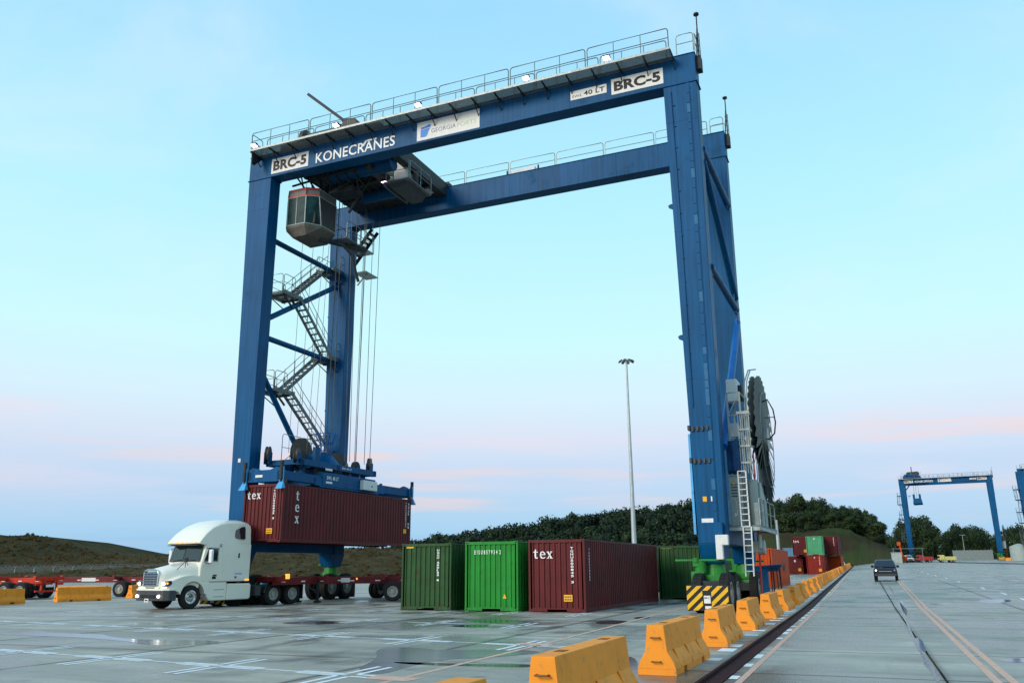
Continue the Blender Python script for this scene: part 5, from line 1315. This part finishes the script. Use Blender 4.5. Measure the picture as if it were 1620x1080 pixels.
# ------------------------------------------------------------------ cars in the distance
def suv(loc,rz,MAT_,label,cat='car',lights=True,pickup=False,name='parked_car'):
    root=empty(name,loc,rz,label,cat)
    B=lambda mb,n,mm,**k: mb.build(n,mm,root,**k)
    body=[(0.02,.45),(-.02,.80),(.05,1.02),(1.15,1.10),(4.55,1.12),(4.62,.9),(4.60,.45)]
    m=MB(); us=[-.93,-.88,0,.88,.93]; n=len(body); vs=[]
    for u in us:
        for v,z in body: vs.append((u*(1 if z<1 else .95),v+(.12 if abs(u)>.9 and v<.3 else 0),z))
    m.add(vs,[(a*n+j,a*n+(j+1)%n,(a+1)*n+(j+1)%n,(a+1)*n+j) for a in range(4) for j in range(n)]+[tuple(range(n)),tuple(range(4*n,5*n))])
    b=MB(); b.v,b.f,b.m=m.v,m.f,m.m; bd=b.build('body',MAT_,root,smooth=40,bevel=.05,bseg=3)
    g=[(1.05,1.10),(1.75,1.66),(1.95,1.74),(4.2 if not pickup else 2.9,1.74),(4.5 if not pickup else 3.1,1.12)]
    c=MB(); k=.80; prism_u(c,g,-.86,.86,taper=lambda z:1-.20*max(0,(z-1.1))/.64); c.build('cabin',MAT_,bd,smooth=35,bevel=.04)
    w=MB(); w.hexa([(-.76,1.12,1.14),(.76,1.12,1.14),(.62,1.70,1.62),(-.62,1.70,1.62)],[(-.76,1.10,1.16),(.76,1.10,1.16),(.62,1.68,1.64),(-.62,1.68,1.64)]); w.build('windscreen',GLASS,bd)
    for s in (-1,1):
        w=MB(); w.prism([(1.35,1.16),(1.85,1.60),(2.8,1.64),(2.8,1.16)],lambda p,q,ww:(s*(ww-.20*.86*(q-1.1)/.64),p,q),.87,.90)
        if not pickup: w.prism([(2.9,1.16),(2.9,1.64),(4.0,1.62),(4.2,1.16)],lambda p,q,ww:(s*(ww-.20*.86*(q-1.1)/.64),p,q),.87,.90)
        w.build('side_window',GLASS,bd)
        MB().box((s*1.0-.11,1.25,1.08),(s*1.0+.11,1.4,1.28)).build('mirror',BLACKP,bd,bevel=.03)
        h=MB().box((s*.72-.17,-.03,.78),(s*.72+.17,.08,.94)).build('headlight',GLASS,bd,bevel=.02)
        if lights: MB().cyl((s*.72,-.045,.86),(s*.72,-.02,.86),.06,seg=10).build('headlight_bulb',HEADL if s<0 else CHROME,h)
        for v in (.92,3.70): tyre_wheel(root,(s*.82,v,.37),.37,.24,RIM,'x',rr=.62,side=s,detail=False)
        MB().tube([(s*.55,2.0,1.78),(s*.55,4.1,1.78)],.02,5).build('roof_rail',BLACKP,bd)
    g=MB(); g.box((-.52,-.035,.62),(.52,-.005,.92)); g=g.build('grille',BLACKP,bd); MB().box((-.5,-.045,.76),(.5,-.035,.80)).build('badge_bar',CHROME,g)
    MB().box((-.85,-.05,.38),(.85,.2,.60)).build('bumper',GREYP,bd,bevel=.04)
    return root

p=gpix(1396,912); z_=H(2.35,78)
suv((1.55,79.5,H(1.5,80)),-.03,SUVP,'dark blue sport utility vehicle driving towards the camera on the right road','car',name='oncoming_car')
p=gpix(1357,896); suv((-4.6*1.1,215,H(-4,215)),.1,VWHITE,'small white car far away between the orange barriers','car',lights=True)
suv((10.6,235,H(8,235)),.2,VWHITE,'white pickup truck far off behind the dark car','pickup truck',pickup=True)
# ================================================================== far containers
def cpix(px,py,depth): p=dpix(px,py,depth); return p
GY2=-.017
container(CGRD,(-9.35,47.2,0),GY2,2.85,'green container standing just behind the right legs of the crane',marks=[('sticker',-1.0,2.7,.6,.05,YELS)])
container(CGRD,(-16.2+.0,58.0,H(-14,58)),GY2,2.85,'green container half hidden behind the red one, left of the gap')
container(CBLK,(-13.0,59.5,H(-13,59)),GY2,2.75,'blue black container in the shaded gap between two green ones')
container(CORG,(-7.45,65.5,H(-7,66)),GY2,2.87,'orange container behind the cable reel of the crane',Lc=12.19,marks=[('side','hgl',6.6,1.1,2.2,.75,BLACKT,.03)])
def stack(px0,px1,yb,d,m,Hc,label,lvl=0,marks=(),Lc=12.19):
    z0=H(-12,d)+.02+lvl; a=dpix(px0,yb,d); b=dpix(px1,yb,d); x=(a.x+b.x)/2
    return container(m,(x,d,z0),GY2,Hc,label,Lc=Lc,marks=marks)
YS=('sticker',.45,.5,.4,.4,YELS)
stack(1247,1270,900,146,CRED,2.8,'dark red container at ground level, left side of the far stack',marks=(('sticker',-.1,1.9,.25,.3,SIGNW),YS))
stack(1273.5,1296,900,150,CORG,2.8,'orange container in the far stack, mostly hidden behind the rust red one')
stack(1279.5,1302.5,904,137,CRED2,2.85,'rust red container at ground level, front of the far stack',marks=(('sticker',-.1,2.4,.15,.2,SIGNW),YS,('endv','TTNU34',.6,2.7,.1,1.3,WHITET)))
stack(1308,1330,900,150,CORG,2.8,'orange container at ground level, right side of the far stack')
a=stack(1257.5,1278,878,144,CRED,2.85,'dark red container marked tex on top, left of the far stack',lvl=2.88,marks=(YS,))
serif_tex(a,(-1.05,.018,2.0),(1,0,0),(0,0,1),.42)
stack(1280.5,1300,878,139,CGRP,2.8,'pale green container on top, middle of the far stack',lvl=2.88,marks=(('sticker',-.1,2.3,.2,.2,SIGNW),))
stack(1303,1325,878,142,CRED,2.85,'dark red container on top, right of the far stack',lvl=2.88,marks=(('endv','TEXU34',.6,2.7,.1,1.3,WHITET),))
stack(1246,1251,878,190,CBLU,2.8,'slate blue container far behind the orange one',lvl=2.0,Lc=6)
stack(1362,1371,895,285,CRED,2.7,'small red container at the far end of the barrier line',Lc=6)
# ------------------------------------------------------------------ high mast light
def mast(loc,h,label):
    root=empty('high_mast_light',loc,0,label,'light mast','high mast lights')
    MB().cyl((0,0,0),(0,0,h*.55),.38,.24,seg=16).build('mast_lower',POLEM,root,smooth=40); MB().cyl((0,0,h*.55),(0,0,h),.235,.13,seg=16).build('mast_upper',POLEM,root,smooth=40)
    MB().box((.42,-.3,0),(.9,.3,2.2)).build('control_box',POLEM,root,bevel=.03)
    MB().lathe([(.8,-.05),(.86,0),(.8,.05),(.74,0),(.8,-.05)],(0,0,h-.3),'z',24).build('lamp_ring',POLEM,root)
    for k in range(8):
        t=2*PI*k/8; a,b=math.cos(t),math.sin(t)
        m=MB(); m.beam((a*.15,b*.15,h-.3),(a*1.0,b*1.0,h-.3),.06,.06); m.hexa([(a*.8-b*.2,b*.8+a*.2,h-.3),(a*.8+b*.2,b*.8-a*.2,h-.3),(a*1.2+b*.2,b*1.2-a*.2,h-.5),(a*1.2-b*.2,b*1.2+a*.2,h-.5)],[(a*.8-b*.16,b*.8+a*.16,h-.12),(a*.8+b*.16,b*.8-a*.16,h-.12),(a*1.15+b*.16,b*1.15-a*.16,h-.33),(a*1.15-b*.16,b*1.15+a*.16,h-.33)])
        m.build('lamp_head',DARK,root)
    return root
b=dpix(1002.5,857,118); t=dpix(989.5,568,118); mast(((b.x+t.x)/2+.1,118,H(b.x,118)),t.z-H(b.x,118),'tall galvanised light mast rising behind the dark red ground container')
# short bare post right of the crane
b=dpix(1232,866,150); t=dpix(1229,822,150)
o=MB().cyl((0,0,0),(-.05,0,t.z-.3),.35,.22,seg=10).build('timber_pole',POLEM,loc=(b.x,150,.3)); tag(o,'plain grey pole standing behind the orange container','pole')
# ------------------------------------------------------------------ other cranes
FCL,FCR=(38.5,291.,2.8),-.09
crane(FCL,FCR,'7','distant blue gantry crane with raised empty spreader, standing across the road',detail=1,stairs_out=True)
def small_trolley():
    root=empty('crane_trolley',FCL,FCR,'dark trolley on the distant crane, above its left leg','trolley')
    MB().box((-24.6,.5,25.1),(-19.6,8.3,26.0)).box((-24.2,.2,26.0),(-20.2,7,26.4)).build('trolley_frame',BLUE,root,bevel=.05); MB().prism([(-23.8,26.4),(-20.0,26.4),(-19.8,26.8),(-20.2,27.3),(-23.2,27.2)],lambda p,q,w:(p,w,q),1.,4.).build('hoist_machinery',DARK,root)
    MB().box((-22.1,2,27.2),(-21.85,2.3,28.9)).build('davit_arm',DARK,root); r=MB(); railing_mb(r,(-25,.3,26.0),(-19.3,.3,26.0),1.0,sections=2); r.build('railing',GALV,root)
    s=empty('container_spreader',FCL,FCR,'empty blue spreader hoisted high under the distant crane','spreader')
    MB().hexa([(-22.6,1,17.3),(-20.0,1,17.4),(-20.0,9,17.4),(-22.6,9,17.3)],[(-22.4,1,18.9),(-20.2,1,19.0),(-20.2,9,19.0),(-22.4,9,18.9)]).build('main_frame',BLUE,s,bevel=.05)
    for u in (-22.5,-20.8): MB().box((u,1.5,18.9),(u+.6,3,20.3)).build('headblock',BLUE,s,bevel=.05)
    for u in (-22.0,-21.4,-20.7): MB().cyl((u,3,18.6),(u,3,23.6),.04,seg=5).build('hoist_rope',ROPE,s)
small_trolley()
c3=dpix(1615,741,250)
crane((c3.x+26*math.cos(.29),c3.y-26*math.sin(.1),c3.z-25.0),-.1,'3','dark blue gantry crane of which only the leg platforms show at the right edge',detail=1,stairs_out=True)
# ------------------------------------------------------------------ vegetation
LEAF=None
def leafmat(name,c1,c2):
    m=bpy.data.materials.new(name); m.use_nodes=True; t=m.node_tree; b=t.nodes['Principled BSDF']; l=t.links.new
    g=_n(t,'ShaderNodeNewGeometry',{}); no=_n(t,'ShaderNodeTexNoise',{}); no.inputs['Scale'].default_value=.22; no.inputs['Detail'].default_value=6; l(g.outputs['Position'],no.inputs['Vector'])
    oi=_n(t,'ShaderNodeObjectInfo',{}); ad=_n(t,'ShaderNodeMath',{'operation':'MULTIPLY_ADD'}); l(oi.outputs['Random'],ad.inputs[0]); ad.inputs[1].default_value=.35; l(no.outputs[0],ad.inputs[2])
    r=_n(t,'ShaderNodeValToRGB',{}); r.color_ramp.elements[0].position=.42; r.color_ramp.elements[1].position=.92; r.color_ramp.elements[0].color=(*c1,1); r.color_ramp.elements[1].color=(*c2,1)
    l(ad.outputs[0],r.inputs[0]); l(r.outputs[0],b.inputs['Base Color']); b.inputs['Roughness'].default_value=.75; b.inputs['Specular IOR Level'].default_value=.2
    return m
LEAF=leafmat('tree_foliage',(.008,.019,.010),(.038,.062,.018)); LEAFH=leafmat('far_wood_foliage',(.009,.020,.012),(.052,.085,.026))
BARK=mat('bark',(.05,.04,.03),.9)
def crown_mb(mb,c,rx,rz,n,leaf,rnd,seed=0):
    """leaf-sized faces strewn over several overlapping clumps"""
    cl=[]
    for i in range(rnd.randint(7,11)):
        a=rnd.uniform(0,2*PI); q=rnd.uniform(0,.62); h=rnd.uniform(-.65,.72)
        k=math.sqrt(max(.05,1-h*h)); cl.append((c[0]+rx*q*k*math.cos(a),c[1]+rx*q*k*math.sin(a),c[2]+rz*h,rx*rnd.uniform(.28,.48)))
    for i in range(n):
        x,y,z,r=rnd.choice(cl)
        d=Vector((rnd.gauss(0,1),rnd.gauss(0,1),rnd.gauss(0,.9))).normalized(); rr=r*rnd.uniform(.7,1.12)
        p=Vector((x,y,z))+d*rr; u=Vector((rnd.gauss(0,1),rnd.gauss(0,1),rnd.gauss(0,1))).cross(d); u=u.normalized() if u.length>.01 else Vector((1,0,0)); v=d.cross(u)
        u=(u+d*rnd.uniform(-.6,.6))*leaf*rnd.uniform(.6,1.3); v=v*leaf*rnd.uniform(.5,1.1)
        mb.add([p-u,p+v*.7,p+u,p-v*.7],[(0,1,2,3)])
TM=[]
rnd=random.Random(21)
for k in range(6):
    mb=MB(); crown_mb(mb,(0,0,.53),.42,.46,1000,.036,rnd); cm=mb.mesh('crown',[LEAF])
    t=MB(); t.cyl((0,0,-.1),(.01,.0,.45),.028,.015,seg=7)
    for j in range(5):
        a=rnd.uniform(0,6.28); t.cyl((0,0,.25+.05*j),(.22*math.cos(a),.22*math.sin(a),.5+.06*j),.010,.004,seg=5)
    TM.append((cm,t.mesh('trunk',[BARK])))
def tree(x,y,z,h,label,group,w=1.,k=None):
    root=empty('tree',(x,y,z),rnd.uniform(0,6.28),label,'tree',group)
    c,t=TM[rnd.randrange(6) if k is None else k]
    for nm,me in (('crown',c),('trunk',t)):
        o=bpy.data.objects.new(nm,me); COL.objects.link(o); o.parent=root
    root.scale=(h*w,h*w,h)
    return root
def interp(prof,px):
    for (a,b),(c,d) in zip(prof[:-1],prof[1:]):
        if a<=px<=c: return b+(d-b)*(px-a)/(c-a)
    return prof[0][1] if px<prof[0][0] else prof[-1][1]
# wooded hill behind the yard
random.seed(5)
hill_top=[(640,884),(700,868),(720,858),(760,855),(800,848),(850,838),(900,829),(950,823),(1000,818),(1050,812),(1100,808),(1150,806),(1200,806),(1240,808)]
DH=300
_,hill=ridge('wooded_hill',[(a,b+16) for a,b in hill_top],lambda p:DH,75,120,MOUNDG,nseg=50,rough=.8)
mb=MB(); rnd=random.Random(3)
def on_ridge(samp,a,t):
    """point of a ridge surface, a along the crest, t from foot (0) to crest (.6) and beyond"""
    k=min(int(a*samp.k),samp.k-1); j=min(int(t*(samp.n-1)),samp.n-2); return Vector(samp.v[k*samp.n+j])
for i in range(900):
    p=on_ridge(hill,rnd.random(),rnd.uniform(.0,.66)); h=rnd.uniform(7,11); 
    crown_mb(mb,(p.x+rnd.uniform(-3,3),p.y+rnd.uniform(-4,4),p.z+h*.25),rnd.uniform(3.4,5.2),h*.5,230,.55,rnd)
o=mb.build('far_wood',LEAFH); o['kind']='stuff'
sky1=[(708,846,13),(722,842,15),(737,840,17),(752,843,14),(890,819,10),(912,822,9),(1040,802,13),(1055,800,12),(1070,803,10),(1090,797,13),(1098,799,12)]
for px,py,h in sky1:
    p=dpix(px,py,DH-4); tree(p.x,p.y,p.z-h,h,'dark tree standing out on the crest of the wooded hill','crest trees of the wooded hill',1.15)
# steep wooded mound right of the crane, grass slope below it
mound_top=[(1195,842),(1230,842),(1260,842),(1290,838),(1312,834),(1330,835),(1345,838),(1360,846),(1375,852),(1390,858),(1405,866),(1420,873),(1440,882),(1455,886)]
mound,_=ridge('grass_mound',mound_top,lambda p:250,32,60,MOUNDG,nseg=60,rough=.5,basez=1.0)
crown_top=[(1200,812),(1222,802),(1240,794),(1256,787),(1266,783),(1276,791),(1290,787),(1305,790),(1318,798),(1330,797),(1345,800),(1360,803),(1372,803),(1382,812),(1390,825),(1396,842),(1402,850)]
for row,(dd,dp) in enumerate(((258,8),(264,3),(272,0))):
    px=1196
    while px<1400:
        top=interp(crown_top,px)+dp+rnd.uniform(-3,4); base=interp(mound_top,px)-1
        if base-top>6:
            a=dpix(px,base+2,dd); b=dpix(px,top,dd); tree(a.x,dd,a.z,max(4,b.z-a.z)*1.06,'dark broadleaf tree in the wood crowning the grass mound','trees on the grass mound',rnd.uniform(.62,.8))
        px+=rnd.uniform(9,14)
for i in range(90):
    px=rnd.uniform(1192,1402); a=dpix(px,interp(mound_top,px)+1,rnd.choice((252,256,262)))
    tree(a.x,a.y,a.z-.8,rnd.uniform(4,7),'dark bushy undergrowth at the edge of the wood on the grass mound','undergrowth on the grass mound',rnd.uniform(1.0,1.4))
for px,top,w in ((1266,781,.7),(1388,838,.6),(1397,832,.4)):
    a=dpix(px,interp(mound_top,px),256); b=dpix(px,top,256); tree(a.x,256,a.z,b.z-a.z,'dark broadleaf tree in the wood crowning the grass mound','trees on the grass mound',w)
# tree line at the far right
rt=[(1400,855),(1410,845),(1422,838),(1432,824),(1445,816),(1458,814),(1470,818),(1479,828),(1490,838),(1505,842),(1512,832),(1525,828),(1537,835),(1548,830),(1562,840),(1580,846),(1592,836),(1610,832),(1640,830)]
for row,(dd,dp) in enumerate(((330,12),(345,5),(360,0))):
    px=1396+row*3
    while px<1660:
        top=interp(rt,px)+dp+rnd.uniform(-2,3); a=dpix(px,889,dd); b=dpix(px,top,dd)
        tree(a.x,dd,a.z,(b.z-a.z)*1.04,'dark green tree in the distant line behind the far crane','tree line behind the far crane',rnd.uniform(.55,.8))
        px+=rnd.uniform(8,12)
# shrubs and weeds on the berm crest
for q_,(px,py) in enumerate(((43,846),(52,847),(73,849),(90,853),(110,860),(137,867),(184,876))):
    p=dpix(px,py,106+px*.045); tree(p.x,p.y,p.z-1.2,rnd.uniform(1.2,1.8),'small weedy bush on the crest of the left berm, %s counted from the left edge'%ORD[q_].replace('nearest','first'),'bushes on the left berm',.8)
# ------------------------------------------------------------------ chain link fence with barbed arms at the left
def fence():
    a=Vector((-138,79)); b=Vector((-62,128)); n=34
    root=empty('chain_link_fence',(0,0,0),0,'chain link fence with angled barbed wire arms along the foot of the berm','fence')
    m=bpy.data.materials.new('chain_link'); m.use_nodes=True; t=m.node_tree; bs=t.nodes['Principled BSDF']; bs.inputs['Base Color'].default_value=(.22,.24,.23,1); bs.inputs['Roughness'].default_value=.5
    bs.inputs['Alpha'].default_value=.28
    pm=MB(); P=[a.lerp(b,i/n) for i in range(n+1)]
    post=None; d=(b-a).normalized(); nn=Vector((d.y,-d.x))
    for i,p in enumerate(P):
        if post is None:
            q=MB(); q.cyl((0,0,0),(0,0,2.05),.05,seg=8); q.tube([(0,0,2.05),(nn.x*.32,nn.y*.32,2.42)],.03,6); q.tube([(0,0,2.05),(-nn.x*.32,-nn.y*.32,2.42)],.03,6); post=q.mesh('post',[POLEM])
        o=bpy.data.objects.new('post',post); COL.objects.link(o); o.parent=root; o.location=(p.x,p.y,0)
    for i in range(n):
        p,q=P[i],P[i+1]; pm.add([(p.x,p.y,.05),(q.x,q.y,.05),(q.x,q.y,2.05),(p.x,p.y,2.05)],[(0,1,2,3)])
    pm.build('mesh_panel',m,root)
    w=MB()
    for s in (-1,1):
        for k in (.35,.7,1):
            w.tube([(P[0].x+nn.x*.32*s*k,P[0].y+nn.y*.32*s*k,2.05+.37*k),(P[-1].x+nn.x*.32*s*k,P[-1].y+nn.y*.32*s*k,2.05+.37*k)],.012,4)
    for i in range(n*5):     # coils of razor wire
        p=a.lerp(b,i/(n*5)); w.tube([(p.x+d.x*.3*math.sin(t_),p.y+d.y*.3*math.sin(t_),2.42+.22*math.cos(t_)) for t_ in [j*PI/5 for j in range(11)]],.014,3)
    w.tube([(P[0].x,P[0].y,2.05),(P[-1].x,P[-1].y,2.05)],.025,5)
    w.build('barbed_wire',GALV,root)
fence()
# ------------------------------------------------------------------ small works clutter far away on the right
def at(px,py,d): p=dpix(px,py,d); return p
# goal-like steel portal
p=at(1415,890,225); q=at(1462,889,225); t=at(1415,868,225)
r=empty('steel_portal',(p.x,225,H(p.x,225)),0,'thin grey steel portal frame beside the far crane leg','steel frame'); w=q.x-p.x; h=t.z-H(p.x,225)
MB().box((0,-.1,0),(.14,.1,h)).build('post',RAILM,r); MB().box((w-.14,-.1,0),(w,.1,h)).build('post',RAILM,r); MB().box((-.2,-.12,h),(w+.2,.12,h+.14)).build('crossbar',RAILM,r)
# grey cabin and red machine
p=at(1420,890,222); o=MB().box((-1.1,0,0),(1.1,3,2.3)).box((-1.2,-.1,2.3),(1.2,3.1,2.45)).box((-.4,-.03,.1),(.4,0,1.9)).build('site_cabin',CABGREY,loc=(p.x,p.y,H(p.x,222)),bevel=.03); tag(o,'small grey site cabin at the foot of the steel portal','cabin')
def utility(loc,rz,m1,m2,label,name,cat):
    root=empty(name,loc,rz,label,cat)
    MB().box((-1.1,0,.6),(1.1,1.9,2.4)).build('cab',m1,root,bevel=.15,bseg=3); MB().box((-1.0,-.02,1.4),(1.0,.02,2.1)).build('windscreen',GLASS,root); MB().box((-1.15,2.0,.7),(1.15,6.2,1.9)).build('cargo_body',m2,root,bevel=.08)
    MB().box((-.9,-.2,.45),(.9,.3,.9)).build('bumper',DARK,root,bevel=.03)
    for s in (-1,1):
        for v in (.9,4.2,5.3): tyre_wheel(root,(s*.95,v,.5),.5,.32,RIM,'x',side=s,detail=False)
    root.scale=(.62,.62,.72)
p=at(1486,889,232); utility((p.x,p.y,H(p.x,232)),-1.25,VYEL,VYEL,'pale yellow works truck far away on the apron','works_truck','truck')
p=at(1453,889,236); utility((p.x,p.y,H(p.x,236)),-1.0,VRED,VRED,'small red works vehicle behind the far crane leg','works_truck','truck')
p=at(1430,890,226); 
r=empty('boom_lift',(p.x,p.y,H(p.x,226)),0,'rusty orange boom lift parked left of the far crane leg','machine'); MB().box((-.9,0,.4),(.9,2.4,1.5)).build('body',CORG,r,bevel=.1); MB().beam((0,1,1.4),(-.5,1,4.2),.3,.3).build('boom',CORG,r); MB().box((-1,.5,4.0),(-.2,1.3,4.9)).build('basket',CORG,r)
for s in (-1,1):
    for v in (.4,2.0): tyre_wheel(r,(s*.8,v,.4),.4,.25,RIM,'x',side=s,detail=False)
# long low fence, barrier row and pale tank at the far right
r=empty('site_fence',(0,0,0),0,'long pale mesh fence on posts in front of the distant trees','fence')
a=at(1510,889,300); b=at(1572,886,300); z=H(60,300)
for i in range(12):
    x=a.x+(b.x-a.x)*i/11; MB().box((x-.08,300,z-.3),(x+.08,300.1,z+3)).build('post',POLEM,r)
fm=MB().box((a.x,299.96,z+.1),(b.x,300,z+2.9)); fm.build('mesh_panel',mat('far_mesh',(.20,.24,.24),.7),r)
a=at(1592,890,262)
for k in range(6):
    barrier(a.x+3.2*k,262,-PI/2,'orange barrier, %s from the left in the short row right of the far crane foot'%['first','second','third','fourth','fifth','last'][k],'orange barriers by the far crane',False)
a=at(1615,885,255); o=MB().cyl((0,0,0),(0,0,3.6),2.2,seg=20).cyl((0,0,3.6),(0,0,4.3),2.2,.4,seg=20).build('storage_tank',CABGREY,loc=(a.x,255,H(a.x,255)),smooth=40); tag(o,'pale squat tank at the far right edge beside the barriers','tank')
# light poles far away
for px,top in ((1528,846),(1407,868)):
    a=at(px,886,320); b=at(px,top,320); o=MB().cyl((0,0,0),(0,0,b.z-a.z),.12,.08,seg=6).box((-.9,-.1,b.z-a.z),(.9,.1,b.z-a.z+.12)).build('yard_light',POLEM,loc=(a.x,320,a.z)); tag(o,'thin lamp pole standing %s'%('inside the span of the far crane' if px>1500 else 'at the right foot of the grass mound'),'lamp pole')
